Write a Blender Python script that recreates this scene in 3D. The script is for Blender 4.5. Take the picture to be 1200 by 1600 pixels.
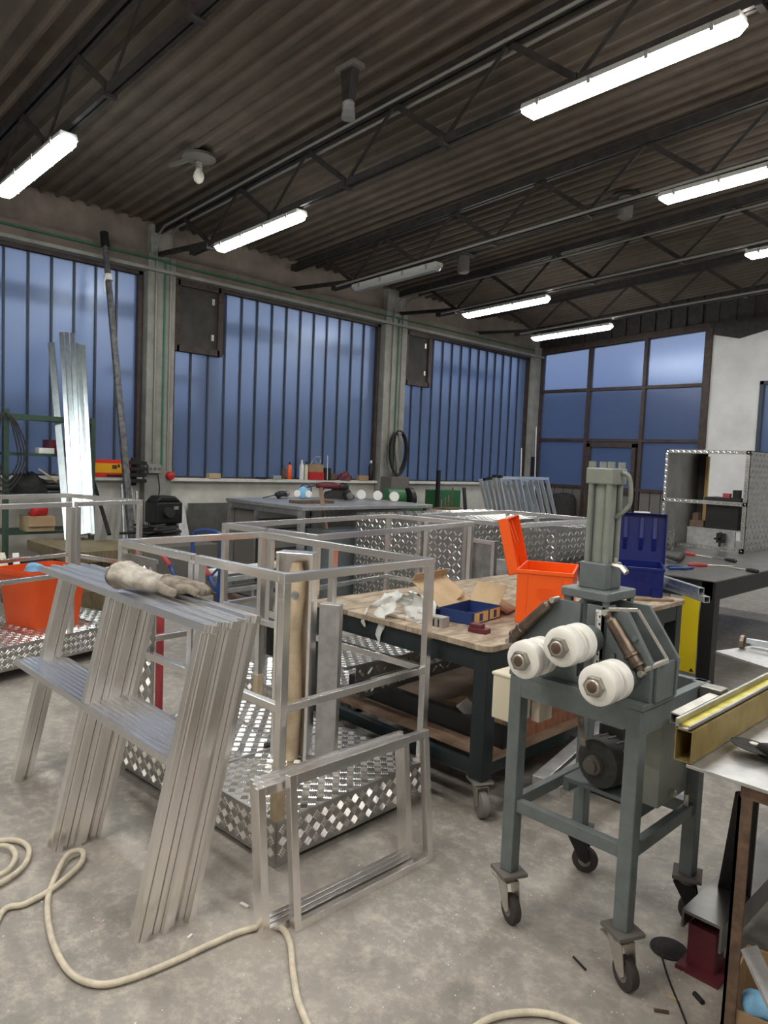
import bpy, bmesh, math, random
from mathutils import Vector, Matrix, noise
random.seed(7)
for o in list(bpy.data.objects): bpy.data.objects.remove(o)
SC = bpy.context.scene
COL = SC.collection
R = math.radians
# ------------------------------------------------------------------ camera
CAMZ = 1.65
F_PX = 1145.0
_yaw, _pit, _rol = R(45.417), R(4.04), R(2.391)
_w = Vector((-math.sin(_yaw)*math.cos(_pit), math.cos(_yaw)*math.cos(_pit), -math.sin(_pit)))
_rt = Vector((math.cos(_yaw), math.sin(_yaw), 0)); _up = _rt.cross(_w)
_r = _rt*math.cos(_rol)+_up*math.sin(_rol); _u = -_rt*math.sin(_rol)+_up*math.cos(_rol)
camd = bpy.data.cameras.new('camera'); cam = bpy.data.objects.new('camera', camd); COL.objects.link(cam)
camd.sensor_fit = 'HORIZONTAL'; camd.sensor_width = 36; camd.lens = 36*F_PX/1200; camd.clip_start = .05
cam.matrix_world = Matrix(((_r.x, _u.x, -_w.x, 0), (_r.y, _u.y, -_w.y, 0), (_r.z, _u.z, -_w.z, CAMZ), (0, 0, 0, 1)))
SC.camera = cam
# ------------------------------------------------------------------ colour management, exposure
SC.view_settings.view_transform = 'Standard'; SC.view_settings.look = 'None'
SC.view_settings.gamma = 1; SC.view_settings.use_curve_mapping = False
SC.view_settings.exposure = 0.0
LAMP = 50.0
# ------------------------------------------------------------------ world : blue dusk sky
wd = bpy.data.worlds.new('dusk'); SC.world = wd; wd.use_nodes = True
nt = wd.node_tree; nt.nodes.clear()
out = nt.nodes.new('ShaderNodeOutputWorld'); bg = nt.nodes.new('ShaderNodeBackground')
tc = nt.nodes.new('ShaderNodeTexCoord'); sx = nt.nodes.new('ShaderNodeSeparateXYZ'); cr = nt.nodes.new('ShaderNodeValToRGB')
nt.links.new(tc.outputs['Generated'], sx.inputs[0])
nz = nt.nodes.new('ShaderNodeTexNoise'); nz.inputs['Scale'].default_value = 2.2; nz.inputs['Detail'].default_value = 3
mpw = nt.nodes.new('ShaderNodeMapping'); mpw.inputs['Scale'].default_value = (1, 1, 5)
nt.links.new(tc.outputs['Generated'], mpw.inputs[0]); nt.links.new(mpw.outputs[0], nz.inputs['Vector'])
mad = nt.nodes.new('ShaderNodeMath'); mad.operation = 'MULTIPLY_ADD'; mad.inputs[1].default_value = .10; 
nt.links.new(nz.outputs[0], mad.inputs[0]); nt.links.new(sx.outputs['Z'], mad.inputs[2])
nt.links.new(mad.outputs[0], cr.inputs[0]); nt.links.new(cr.outputs[0], bg.inputs[0]); nt.links.new(bg.outputs[0], out.inputs[0])
el = cr.color_ramp.elements
el[0].position = 0.03; el[0].color = (.07, .10, .19, 1)
el[1].position = 0.7; el[1].color = (.13, .22, .46, 1)
for p_, c_ in ((.16, (.20, .28, .48)), (.25, (.42, .52, .76)), (.33, (.26, .37, .68)), (.45, (.15, .26, .60))):
    e = el.new(p_); e.color = c_+(1,)
bg.inputs[1].default_value = 1.25

# ------------------------------------------------------------------ helpers
def ray(px, py):
    return _r*(px-600)-_u*(py-800)+_w*F_PX
def G(px, py, ax, v):
    """point of the place seen at a pixel of the photograph, on the plane ax = v"""
    d = ray(px, py); c = Vector((0, 0, CAMZ)); i = 'xyz'.index(ax)
    return c+d*((v-c[i])/d[i])
class MB:
    def __init__(s): s.v = []; s.f = []; s.M = Matrix(); s.pf = set()
    def at(s, loc=(0, 0, 0), rz=0, rx=0, ry=0):
        s.M = Matrix.Translation(loc) @ Matrix.Rotation(rz, 4, 'Z') @ Matrix.Rotation(ry, 4, 'Y') @ Matrix.Rotation(rx, 4, 'X'); return s
    def add(s, vs, fs):
        n = len(s.v); M = s.M
        s.v += [M @ Vector(p) for p in vs]; s.f += [tuple(i+n for i in f) for f in fs]; return s
    def box(s, x0, x1, y0, y1, z0, z1):
        return s.add([(x0,y0,z0),(x1,y0,z0),(x1,y1,z0),(x0,y1,z0),(x0,y0,z1),(x1,y0,z1),(x1,y1,z1),(x0,y1,z1)],
              [(0,3,2,1),(4,5,6,7),(0,1,5,4),(1,2,6,5),(2,3,7,6),(3,0,4,7)])
    def bar(s, a, b, w, h=None, up=(0, 0, 1), hollow=False):
        a = Vector(a); b = Vector(b); h = h or w; d = (b-a).normalized(); up = Vector(up)
        if abs(d.dot(up)) > .98: up = Vector((0, 1, 0)) if abs(d.y) < .9 else Vector((1, 0, 0))
        x = d.cross(up).normalized(); y = x.cross(d)
        def ring(p, k): return [p+x*w/2*i*k+y*h/2*j*k for i, j in ((-1,-1),(1,-1),(1,1),(-1,1))]
        if not hollow:
            return s.add(ring(a,1)+ring(b,1), [(3,2,1,0),(4,5,6,7)]+[(i,(i+1)%4,4+(i+1)%4,4+i) for i in range(4)])
        t = hollow if hollow is not True else .004
        def rin(p): return [p+x*(w/2-t)*i+y*(h/2-t)*j for i, j in ((-1,-1),(1,-1),(1,1),(-1,1))]
        vs = ring(a,1)+ring(b,1)+rin(a)+rin(b); fs = []
        for i in range(4):
            j = (i+1) % 4
            fs += [(i,j,4+j,4+i), (8+j,8+i,12+i,12+j), (j,i,8+i,8+j), (4+i,4+j,12+j,12+i)]
        return s.add(vs, fs)
    def cyl(s, a, b, r, r2=None, n=16, caps=True):
        a = Vector(a); b = Vector(b); r2 = r if r2 is None else r2; d = (b-a).normalized()
        t = Vector((0,0,1)) if abs(d.z) < .9 else Vector((1,0,0)); x = d.cross(t).normalized(); y = x.cross(d)
        vs = [a+(x*math.cos(6.28318*i/n)+y*math.sin(6.28318*i/n))*r for i in range(n)]+[b+(x*math.cos(6.28318*i/n)+y*math.sin(6.28318*i/n))*r2 for i in range(n)]
        fs = [(i,(i+1)%n,n+(i+1)%n,n+i) for i in range(n)]
        if caps: fs += [tuple(range(n-1,-1,-1)), tuple(range(n,2*n))]
        return s.add(vs, fs)
    def lathe(s, a, axis, prof, n=24):
        """prof: list of (distance along axis, radius)"""
        a = Vector(a); d = Vector(axis).normalized(); t = Vector((0,0,1)) if abs(d.z) < .9 else Vector((1,0,0))
        x = d.cross(t).normalized(); y = x.cross(d); vs = []; fs = []
        for h, r in prof:
            vs += [a+d*h+(x*math.cos(6.28318*i/n)+y*math.sin(6.28318*i/n))*max(r,.0002) for i in range(n)]
        for k in range(len(prof)-1):
            fs += [(k*n+i,k*n+(i+1)%n,(k+1)*n+(i+1)%n,(k+1)*n+i) for i in range(n)]
        fs += [tuple(range(n-1,-1,-1)), tuple(range((len(prof)-1)*n, len(prof)*n))]
        return s.add(vs, fs)
    def tube(s, pts, r, n=10, caps=True):
        pts = [Vector(p) for p in pts]; vs = []; fs = []; m = len(pts); up = Vector((.13,.21,1)).normalized()
        for k, p in enumerate(pts):
            d = (pts[min(k+1,m-1)]-pts[max(k-1,0)]).normalized()
            x = d.cross(up)
            if x.length < .05: x = d.cross(Vector((1,0,0)))
            x.normalize(); y = x.cross(d); rr = r[k] if isinstance(r, (list, tuple)) else r
            vs += [p+(x*math.cos(6.28318*i/n)+y*math.sin(6.28318*i/n))*rr for i in range(n)]
        for k in range(m-1): fs += [(k*n+i,k*n+(i+1)%n,(k+1)*n+(i+1)%n,(k+1)*n+i) for i in range(n)]
        if caps: fs += [tuple(range(n-1,-1,-1)), tuple(range((m-1)*n, m*n))]
        return s.add(vs, fs)
    def prism(s, poly, ax, a, b):
        """poly in the two other axes (in xyz order), extruded along ax from a to b"""
        n = len(poly)
        def P(p, t):
            return {'x': (t,p[0],p[1]), 'y': (p[0],t,p[1]), 'z': (p[0],p[1],t)}[ax]
        return s.add([P(p,a) for p in poly]+[P(p,b) for p in poly], [tuple(range(n-1,-1,-1)), tuple(range(n,2*n))]+[(i,(i+1)%n,n+(i+1)%n,n+i) for i in range(n)])
    def pads(s, o, U, V, w, h, pitch=.044, bars=4, ht=.0034, size=.80, margin=.012):
        """raised treads of checker plate on the rectangle o + U*w + V*h"""
        o = Vector(o); U = Vector(U).normalized(); V = Vector(V).normalized(); N = U.cross(V)
        nx = max(1, int((w-2*margin)/pitch)); ny = max(1, int((h-2*margin)/pitch)); px_ = (w-2*margin)/nx; py_ = (h-2*margin)/ny
        for i in range(nx):
            for j in range(ny):
                c = o+U*(margin+(i+.5)*px_)+V*(margin+(j+.5)*py_); sg = 1 if (i+j) % 2 else -1
                D = (U+V*sg).normalized(); E = N.cross(D); L = pitch*size*.5
                for k in range(bars):
                    off = 0 if bars == 1 else (k-(bars-1)/2)*(pitch*size/bars)
                    hw = pitch*size/bars*.36 if bars > 1 else pitch*.13
                    l = L*(1-.12*abs(off)/L) if bars > 1 else pitch*.40
                    q = c+E*off; s.pf.update(range(len(s.f), len(s.f)+4))
                    s.add([q-D*l-E*hw, q+D*l-E*hw, q+D*l+E*hw, q-D*l+E*hw, q-D*l*.62+N*ht, q+D*l*.62+N*ht], [(0,1,5,4),(2,3,4,5),(1,2,5),(3,0,4)])
        return s
    def build(s, name, mat, parent=None, world=False, smooth=False, bevel=0, label=None, solid=0, sub=0, tag_=None):
        me = bpy.data.meshes.new(name)
        vs = s.v
        if parent is not None and world:
            Mi = wmat(parent).inverted(); vs = [Mi @ p for p in vs]
        me.from_pydata([tuple(p) for p in vs], [], s.f); me.update()
        if isinstance(mat, str): mat = M[mat]
        me.materials.append(mat)
        if s.pf:
            me.materials.append(M['tread_pad'])
            for i in s.pf: me.polygons[i].material_index = 1
        o = bpy.data.objects.new(name, me); COL.objects.link(o)
        if parent is not None: o.parent = parent
        if smooth:
            for p in me.polygons: p.use_smooth = True
            if smooth != 'all':
                me.set_sharp_from_angle(angle=R(38))
        if solid:
            m = o.modifiers.new('solid', 'SOLIDIFY'); m.thickness = solid; m.offset = 0
        if bevel:
            m = o.modifiers.new('bevel', 'BEVEL'); m.width = bevel; m.segments = 2; m.limit_method = 'ANGLE'; m.angle_limit = R(40)
        if sub:
            m = o.modifiers.new('sub', 'SUBSURF'); m.levels = sub; m.render_levels = sub
        if label: o['label'] = label
        return o
def wmat(o):
    m = Matrix.Translation(o.location) @ o.rotation_euler.to_matrix().to_4x4()
    return wmat(o.parent) @ m if o.parent else m
def T(name, label, cat, loc=(0,0,0), rz=0, group=None):
    o = bpy.data.objects.new(name, None); COL.objects.link(o); o.empty_display_size = .1
    o.location = loc; o.rotation_euler = (0,0,rz); o['label'] = label; o['category'] = cat
    if group: o['group'] = group
    return o
def tag(o, label, cat, group=None, kind=None):
    o['label'] = label; o['category'] = cat
    if group: o['group'] = group
    if kind: o['kind'] = kind
    return o
def struct(o): o['kind'] = 'structure'; return o
def dup(root, loc, rz, label, group=None):
    r = root.copy(); COL.objects.link(r); r.location = loc; r.rotation_euler = (0,0,rz); r['label'] = label
    if group: r['group'] = group
    for ch in list(root.children):
        c = ch.copy(); COL.objects.link(c); c.parent = r
        for g in ch.children:
            d = g.copy(); COL.objects.link(d); d.parent = c
    return r
def rect(x0, x1, y0, y1): return [(x0,y0),(x1,y0),(x1,y1),(x0,y1)]
def smoothpath(pts, k=8):
    pts = [Vector(p) for p in pts]; out = []
    for i in range(len(pts)-1):
        p0 = pts[max(i-1,0)]; p1 = pts[i]; p2 = pts[i+1]; p3 = pts[min(i+2,len(pts)-1)]
        for j in range(k):
            t = j/k; out.append(.5*((2*p1)+(p2-p0)*t+(2*p0-5*p1+4*p2-p3)*t*t+(3*p1-p0-3*p2+p3)*t**3))
    return out+[pts[-1]]

def rr(x0,x1,y0,y1,r,n=5):
    o = []
    for cx, cy_, a0 in ((x1-r,y1-r,0),(x0+r,y1-r,90),(x0+r,y0+r,180),(x1-r,y0+r,270)):
        for i in range(n+1): t = R(a0+90*i/n); o.append((cx+r*math.cos(t), cy_+r*math.sin(t)))
    return o
# ------------------------------------------------------------------ materials
M = {}
def mat(name, col, rough=.5, metal=0, noise_=None, bump=None, spec=.5, scale=(1,1,1), col2=None, emis=None, estr=0, trans=0, ior=1.45, ramp=(.35,.65), alpha=1, coat=0):
    m = bpy.data.materials.new(name); m.use_nodes = True; t = m.node_tree; b = t.nodes['Principled BSDF']
    b.inputs['Base Color'].default_value = (*col, 1); b.inputs['Roughness'].default_value = rough; b.inputs['Metallic'].default_value = metal
    b.inputs['Specular IOR Level'].default_value = spec; b.inputs['Transmission Weight'].default_value = trans; b.inputs['IOR'].default_value = ior
    b.inputs['Alpha'].default_value = alpha; b.inputs['Coat Weight'].default_value = coat
    if emis: b.inputs['Emission Color'].default_value = (*emis, 1); b.inputs['Emission Strength'].default_value = estr
    c = t.nodes.new('ShaderNodeTexCoord'); mp = t.nodes.new('ShaderNodeMapping'); mp.inputs['Scale'].default_value = scale
    t.links.new(c.outputs['Object'], mp.inputs[0])
    if noise_:
        n = t.nodes.new('ShaderNodeTexNoise'); n.inputs['Scale'].default_value = noise_; n.inputs['Detail'].default_value = 5; n.inputs['Roughness'].default_value = .6
        t.links.new(mp.outputs[0], n.inputs['Vector'])
        r = t.nodes.new('ShaderNodeValToRGB'); r.color_ramp.elements[0].position = ramp[0]; r.color_ramp.elements[1].position = ramp[1]
        r.color_ramp.elements[0].color = (*col, 1); r.color_ramp.elements[1].color = (*(col2 or [x*1.3 for x in col]), 1)
        t.links.new(n.outputs[0], r.inputs[0]); t.links.new(r.outputs[0], b.inputs['Base Color'])
        if bump:
            bp = t.nodes.new('ShaderNodeBump'); bp.inputs['Strength'].default_value = bump; bp.inputs['Distance'].default_value = .01
            t.links.new(n.outputs[0], bp.inputs['Height']); t.links.new(bp.outputs[0], b.inputs['Normal'])
    M[name] = m; return m
def floor_mat():
    m = bpy.data.materials.new('floor'); m.use_nodes = True; t = m.node_tree; b = t.nodes['Principled BSDF']; L = t.links.new
    c = t.nodes.new('ShaderNodeTexCoord')
    def N(s, d=6, r=.65):
        n = t.nodes.new('ShaderNodeTexNoise'); n.inputs['Scale'].default_value = s; n.inputs['Detail'].default_value = d; n.inputs['Roughness'].default_value = r
        L(c.outputs['Object'], n.inputs['Vector']); return n
    def Rm(n, a, b_, ca, cb):
        r = t.nodes.new('ShaderNodeValToRGB'); r.color_ramp.elements[0].position = a; r.color_ramp.elements[1].position = b_
        r.color_ramp.elements[0].color = (*ca,1); r.color_ramp.elements[1].color = (*cb,1); L(n.outputs[0], r.inputs[0]); return r
    n1 = N(1.1); n2 = N(13, 8, .78); n3 = N(60, 4, .8); n4 = N(3.2, 8, .7)
    r1 = Rm(n1, .35, .68, (.24,.225,.205), (.37,.345,.31)); r2 = Rm(n2, .47, .66, (0,0,0), (1,1,1)); r3 = Rm(n3, .60, .74, (0,0,0), (1,1,1)); r4 = Rm(n4, .28, .50, (.62,.62,.62), (1,1,1))
    mx = t.nodes.new('ShaderNodeMix'); mx.data_type = 'RGBA'; mx.blend_type = 'MIX'; mx.inputs[7].default_value = (.50,.465,.41,1)
    mm = t.nodes.new('ShaderNodeMath'); mm.operation = 'MULTIPLY'; mm.inputs[1].default_value = .8; L(r2.outputs[0], mm.inputs[0])
    L(mm.outputs[0], mx.inputs[0]); L(r1.outputs[0], mx.inputs[6])
    mx2 = t.nodes.new('ShaderNodeMix'); mx2.data_type = 'RGBA'; mx2.inputs[7].default_value = (.62,.59,.53,1)
    mk = t.nodes.new('ShaderNodeMath'); mk.operation = 'MULTIPLY'; L(r3.outputs[0], mk.inputs[0]); L(r2.outputs[0], mk.inputs[1])
    mk2 = t.nodes.new('ShaderNodeMath'); mk2.operation = 'MULTIPLY'; mk2.inputs[1].default_value = .8; L(mk.outputs[0], mk2.inputs[0])
    L(mk2.outputs[0], mx2.inputs[0]); L(mx.outputs[2], mx2.inputs[6])
    mx3 = t.nodes.new('ShaderNodeMix'); mx3.data_type = 'RGBA'; mx3.blend_type = 'MULTIPLY'; mx3.inputs[0].default_value = 1
    L(mx2.outputs[2], mx3.inputs[6]); L(r4.outputs[0], mx3.inputs[7])
    L(mx3.outputs[2], b.inputs['Base Color'])
    rr = Rm(n4, .3, .7, (.42,.42,.42), (.8,.8,.8)); L(rr.outputs[0], b.inputs['Roughness'])
    bp = t.nodes.new('ShaderNodeBump'); bp.inputs['Strength'].default_value = .25; bp.inputs['Distance'].default_value = .004; L(n2.outputs[0], bp.inputs['Height']); L(bp.outputs[0], b.inputs['Normal'])
    M['floor'] = m
floor_mat()
mat('ceiling', (.088,.070,.056), .85, 0, 3, .2, col2=(.125,.10,.078))
mat('truss', (.022,.020,.020), .55, .2, 12, col2=(.045,.038,.034))
mat('conduit', (.26,.25,.23), .45, .3)
mat('plaster_low', (.50,.49,.45), .85, 0, 2.5, .3, col2=(.66,.65,.60))
mat('plaster_white', (.60,.61,.62), .8, 0, 2.0, .2, col2=(.72,.73,.74))
mat('concrete', (.23,.235,.215), .85, 0, 5, .4, col2=(.32,.32,.295))
mat('concrete_dark', (.16,.135,.115), .9, 0, 3, .3, col2=(.24,.20,.17))
mat('sill', (.55,.55,.53), .6, 0, 8, col2=(.68,.68,.65))
mat('frame_brown', (.045,.032,.028), .55, .2, 9, col2=(.075,.055,.048))
mat('strip_dark', (.03,.04,.055), .5)
mat('mullion', (.05,.065,.085), .45, .4)
mat('vent', (.035,.033,.03), .7, 0, 4, col2=(.055,.05,.046))
mat('green_line', (.03,.16,.09), .6)
mat('alu', (.85,.845,.835), .27, 1, 50, .02, scale=(1,1,.05), col2=(.92,.915,.905))
mat('alu_warm', (.86,.84,.82), .27, 1, 60, .02, scale=(1,1,.03), col2=(.93,.915,.90))
mat('alu_dull', (.42,.43,.43), .45, .85, 18, .03, col2=(.55,.55,.55))
mat('tread', (.36,.355,.34), .42, 1, 14, .05, col2=(.47,.465,.45)); mat('tread_pad', (.86,.85,.83), .22, 1, 14, .03, col2=(.93,.92,.90))
mat('galv', (.62,.68,.72), .33, .9, 25, .03, scale=(1,1,.1), col2=(.78,.84,.88))
mat('steel', (.34,.34,.34), .4, .9, 12, .05, col2=(.48,.48,.48))
mat('steel_sheet', (.20,.20,.195), .35, .8, 6, col2=(.28,.28,.27))
mat('machine', (.125,.15,.155), .42, .1, 20, .05, col2=(.155,.18,.185))
mat('machine_head', (.215,.24,.215), .45, .1, 20, .05, col2=(.25,.275,.25))
mat('nylon', (.80,.80,.76), .35, 0, 20, .03, col2=(.86,.86,.82))
mat('nut', (.30,.29,.26), .35, .95, 15, .05, col2=(.44,.43,.38)); mat('motor_dark', (.035,.037,.037), .6, .2, 15, .05, col2=(.07,.07,.065))
mat('rust', (.11,.075,.055), .6, .5, 30, .1, col2=(.20,.13,.09))
mat('spring', (.11,.085,.065), .35, .8, 20, .05, col2=(.20,.155,.12))
mat('bench_green', (.013,.022,.024), .35, .1, 15, col2=(.02,.03,.032))
mat('black', (.012,.012,.013), .45)
mat('black_matt', (.018,.018,.019), .85, 0, 20, col2=(.035,.034,.034))
mat('rubber', (.045,.04,.038), .8)
mat('wheel_grey', (.20,.19,.175), .7)
mat('zinc', (.48,.47,.43), .4, .85, 15, col2=(.62,.60,.55))
def wood(name, a, b_, s=6, sc=(1,8,1)): mat(name, a, .7, 0, s, .15, scale=sc, col2=b_)
wood('ply', (.22,.165,.11), (.46,.38,.29), 9, (3,1,1)); wood('ply_edge', (.17,.10,.05), (.30,.19,.10))
wood('crate_wood', (.11,.085,.045), (.20,.16,.09)); wood('shelf_wood', (.20,.13,.085), (.30,.21,.15), 5, (2,1,1)); wood('red_wood', (.20,.08,.045), (.28,.13,.08))
mat('orange', (.90,.115,.008), .35, 0, coat=.2); mat('orange_bin', (.70,.085,.012), .4)
mat('blue_case', (.006,.014,.13), .35); mat('blue_paint', (.015,.05,.20), .35); mat('red_grip', (.36,.05,.055), .5)
mat('red', (.50,.02,.025), .45); mat('yellow', (.72,.56,.01), .5); mat('yellow_dirty', (.55,.48,.05), .5, 0, 25, col2=(.72,.66,.16), ramp=(.4,.6))
mat('flag_red', (.75,.03,.012), .5); mat('flag_yellow', (.85,.42,.01), .5)
mat('brass_paint', (.20,.145,.045), .5, .3, 9, .05, col2=(.33,.25,.09))
mat('cream', (.66,.62,.47), .5); mat('hose', (.50,.46,.37), .6, 0, 25, col2=(.66,.60,.47))
mat('cardboard', (.30,.20,.11), .85, 0, 8, col2=(.38,.26,.15)); mat('card_light', (.42,.32,.19), .85, 0, 8, col2=(.50,.39,.24)); mat('box_blue', (.02,.045,.16), .5)
mat('label_yellow', (.62,.42,.16), .6)
mat('green_rack', (.025,.055,.038), .55, 0, 14, col2=(.04,.075,.05)); mat('green_machine', (.03,.13,.05), .45)
mat('leather', (.27,.25,.22), .85, 0, 22, .5, col2=(.50,.48,.43)); mat('leather_dark', (.13,.11,.09), .9, 0, 20, .5, col2=(.30,.27,.23))
mat('foam', (.48,.38,.25), .8, 0, 14, .3, col2=(.62,.51,.36)); mat('white', (.75,.75,.74), .5); mat('paper', (.62,.55,.46), .8)
mat('plastic_bag', (.88,.90,.88), .3, 0, trans=.25, ior=1.2, alpha=.93)
mat('glass_clear', (.8,.85,.9), .1, trans=.9, ior=1.3); mat('light_blue', (.20,.45,.70), .5); mat('grey_plastic', (.25,.25,.25), .5); mat('dust_grey', (.14,.13,.12), .8)
mat('drawer_grey', (.42,.42,.41), .45); mat('pole_grey', (.06,.062,.065), .55, .3, 20, .2, col2=(.16,.16,.165)); mat('maroon', (.12,.02,.03), .5); mat('marker', (.02,.02,.02), .8)
mat('lamp_body', (.45,.45,.43), .5); mat('bulb', (.75,.72,.65), .3)
mat('diffuser_on', (.9,.9,.9), .3, emis=(1,.985,.94), estr=LAMP); mat('diffuser_warm', (.9,.9,.9), .3, emis=(1,.93,.85), estr=LAMP*1.9); mat('diffuser_cool', (.9,.9,.9), .3, emis=(.90,1,.97), estr=LAMP)
mat('diffuser_off', (.33,.34,.33), .3)
mat('outside_wall', (.16,.17,.20), .9); mat('outside_dark', (.05,.055,.07), .9)
def glass(name, tint, rough, diff=.25):
    m = bpy.data.materials.new(name); m.use_nodes = True; t = m.node_tree; t.nodes.clear(); L = t.links.new
    o = t.nodes.new('ShaderNodeOutputMaterial'); rf = t.nodes.new('ShaderNodeBsdfPrincipled')
    rf.inputs['Base Color'].default_value = (*tint,1); rf.inputs['Roughness'].default_value = rough; rf.inputs['IOR'].default_value = 1.12; rf.inputs['Transmission Weight'].default_value = 1
    tr = t.nodes.new('ShaderNodeBsdfTranslucent'); tr.inputs[0].default_value = (*tint,1)
    mx = t.nodes.new('ShaderNodeMixShader'); mx.inputs[0].default_value = diff
    gl = t.nodes.new('ShaderNodeBsdfGlossy'); gl.inputs['Roughness'].default_value = .28; gl.inputs[0].default_value = (.6,.7,.9,1)
    m2 = t.nodes.new('ShaderNodeMixShader'); m2.inputs[0].default_value = .07
    L(rf.outputs[0], mx.inputs[1]); L(tr.outputs[0], mx.inputs[2]); L(mx.outputs[0], m2.inputs[1]); L(gl.outputs[0], m2.inputs[2]); L(m2.outputs[0], o.inputs[0]); M[name] = m
glass('profile_glass', (.83,.85,.86), .38, .40); glass('frosted_glass', (.84,.86,.90), .22, .2)

# ================================================================== SETTING
WX, WY = -9.0, 13.2
def zc(x): return 4.50+.064*(x+9)
struct(MB().box(-9.3, 5.2, -4.2, 13.5, -.12, 0).build('floor', 'floor'))
# corrugated ceiling (ridges run with the trusses)
mb = MB(); pitch = .177; prof = [(0,0),(.30,0),(.42,.042),(.58,.042),(.70,0),(1,0)]; vs = []; fs = []
ys = []
y = -4.2
while y < 13.4:
    for a, h in prof[:-1]: ys.append((y+a*pitch, h))
    y += pitch
xs = (-9.3, -4, 5.2)
for x in xs:
    for yy, h in ys: vs.append((x, yy, zc(x)+.045-h+.03))
n = len(ys)
for k in range(len(xs)-1):
    for i in range(n-1): fs.append((k*n+i, k*n+i+1, (k+1)*n+i+1, (k+1)*n+i))
struct(mb.add(vs, fs).build('ceiling', 'ceiling'))
struct(MB().prism([(-9.4,4.72),(5.3,5.62),(5.3,5.72),(-9.4,4.82)], 'y', -4.3, 13.6).build('ceiling', 'outside_dark'))
# left wall
CX = -8.86
cols = [(-.10,.34), (4.40,4.78), (8.60,9.12), (12.95,13.2)]
struct(MB().box(-9.25, WX, -4.2, WY, 0, 1.27).build('wall_left', 'plaster_low'))
mb = MB().box(-9.25, WX, -4.2, WY, 3.92, 4.75).box(WX, CX-.02, -4.2, WY, 3.93, 4.13)
o = struct(mb.build('wall_left', 'concrete_dark'))
for i, (a, b) in enumerate(cols):
    struct(MB().box(-9.25, CX, a, b, 0, 4.13 if i else 4.13).box(-9.25, CX-.03, a+.05, b-.05, 4.13, 4.5).build('trim_%d' % (i+1), 'concrete', bevel=.008))
struct(MB().box(WX-.02, -8.90, -4.2, 4.39, 1.255, 1.30).box(WX-.02, -8.90, 4.79, 8.59, 1.255, 1.30).box(WX-.02, -8.90, 9.13, 12.94, 1.255, 1.30).build('trim_5', 'sill', bevel=.004))
struct(MB().box(-9.25, -8.80, -4.2, WY, 3.905, 3.945).build('trim_6', 'concrete'))
mb = MB().tube([(-8.84,-4,4.06),(-8.84,4.35,4.06),(-8.82,4.6,4.05),(-8.84,4.8,4.04),(-8.84,12.9,4.04)], .012)
for a, b in cols[1:3]:
    m_ = (a+b)/2; mb.tube([(-8.84,m_+.03,4.04),(-8.84,m_+.03,1.45)], .012)
struct(mb.build('trim_7', 'green_line', smooth=True))
def strip_window(name, y0, y1, vent):
    root = T(name, '', ''); del root['label']; del root['category']; struct(root); root.location = (WX, (y0+y1)/2, 1.3)
    z0, z1 = 1.30, 3.91; x = WX-.03
    mb = MB().box(x-.03, x+.06, y0, y0+.05, z0, z1).box(x-.03, x+.06, y1-.05, y1, z0, z1).box(x-.03, x+.06, y0, y1, z1-.05, z1).box(x-.03, x+.05, y0, y1, z0, z0+.02)
    f = mb.build('window_frame', 'frame_brown', root, world=True)
    g = MB(); j = MB(); n = round((y1-y0-.1)/.262); w = (y1-y0-.1)/n
    for i in range(n):
        a = y0+.05+i*w; zt = z1-.05
        if vent and vent[0]-.02 < a+w/2 < vent[1]+.02: zt = vent[2]
        g.box(x-.012, x-.006, a+.006, a+w-.006, z0, zt)
        g.box(x-.06, x-.006, a+.004, a+.010, z0, zt)
        if i: j.box(x-.035, x+.012, a-.011, a+.011, z0, zt)
    g.build('pane', 'profile_glass', root, world=True); j.build('glazing_joint', 'mullion', root, world=True)
    if vent:
        a, b, zb, zt = vent
        v = MB().box(x, x+.05, a, b, zb, zt).build('vent_panel', 'vent', root, world=True)
        fr = MB()
        for q in ((a-.05,a+.03,zb-.05,zt+.05),(b-.03,b+.05,zb-.05,zt+.05)): fr.box(x-.02, x+.09, *q)
        fr.box(x-.02, x+.09, a, b, zb-.05, zb+.03).box(x-.02, x+.09, a, b, zt-.03, zt+.05)
        fr.build('vent_frame', 'frame_brown', v, world=True) if False else fr.build('vent_frame', 'frame_brown', root, world=True)
        MB().box(x+.05, x+.07, b-.12, b-.08, zb+.15, zb+.23).box(x+.05, x+.07, b-.12, b-.08, zt-.2, zt-.12).build('latch', 'zinc', root, world=True)
    return root
strip_window('window_1', .36, 4.38, None)
strip_window('window_2', 4.80, 8.58, (4.86, 5.50, 3.03, 3.86))
strip_window('window_3', 9.14, 12.93, (9.22, 9.80, 3.03, 3.86))
strip_window('window_6', -4.1, -.12, None)
# far wall : window grid with a door, then a white wall
mb = MB().box(-5.38, -4.50, WY, WY+.25, 0, 4.15).box(-4.5, -3.2, WY, WY+.25, 0, .9).box(-4.5,-3.2,WY,WY+.25,3.24,4.4).box(-3.2, 5.2, WY, WY+.25, 0, 4.4)
struct(mb.build('wall_far', 'plaster_white'))
mb = MB().prism([(-9.25,3.98),(-5.4,4.2),(-5.4,4.85),(-9.25,4.6)], 'y', WY, WY+.2)
mb.prism([(-5.4,4.10),(-4.9,3.98),(-4.3,4.12),(-3.2,4.22),(-1.0,4.3),(5.2,4.5),(5.2,5.6),(-5.4,4.9)], 'y', WY-.03, WY+.22)
for i in range(48):
    x = -8.8+i*.29; mb.box(x, x+.07, WY-.05, WY-.01, (4.10+.06*(x+9)) if x < -5.5 else 4.3, zc(x)+.1)
struct(mb.build('wall_far', 'truss'))
root = struct(T('window_4', '', '', (-7.1, WY, 0))); del root['label']; del root['category']
X = [-8.84, -7.72, -6.56, -5.44]; top = lambda x: 3.98+.06*(x+8.82)
mb = MB(); yb = WY
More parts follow.
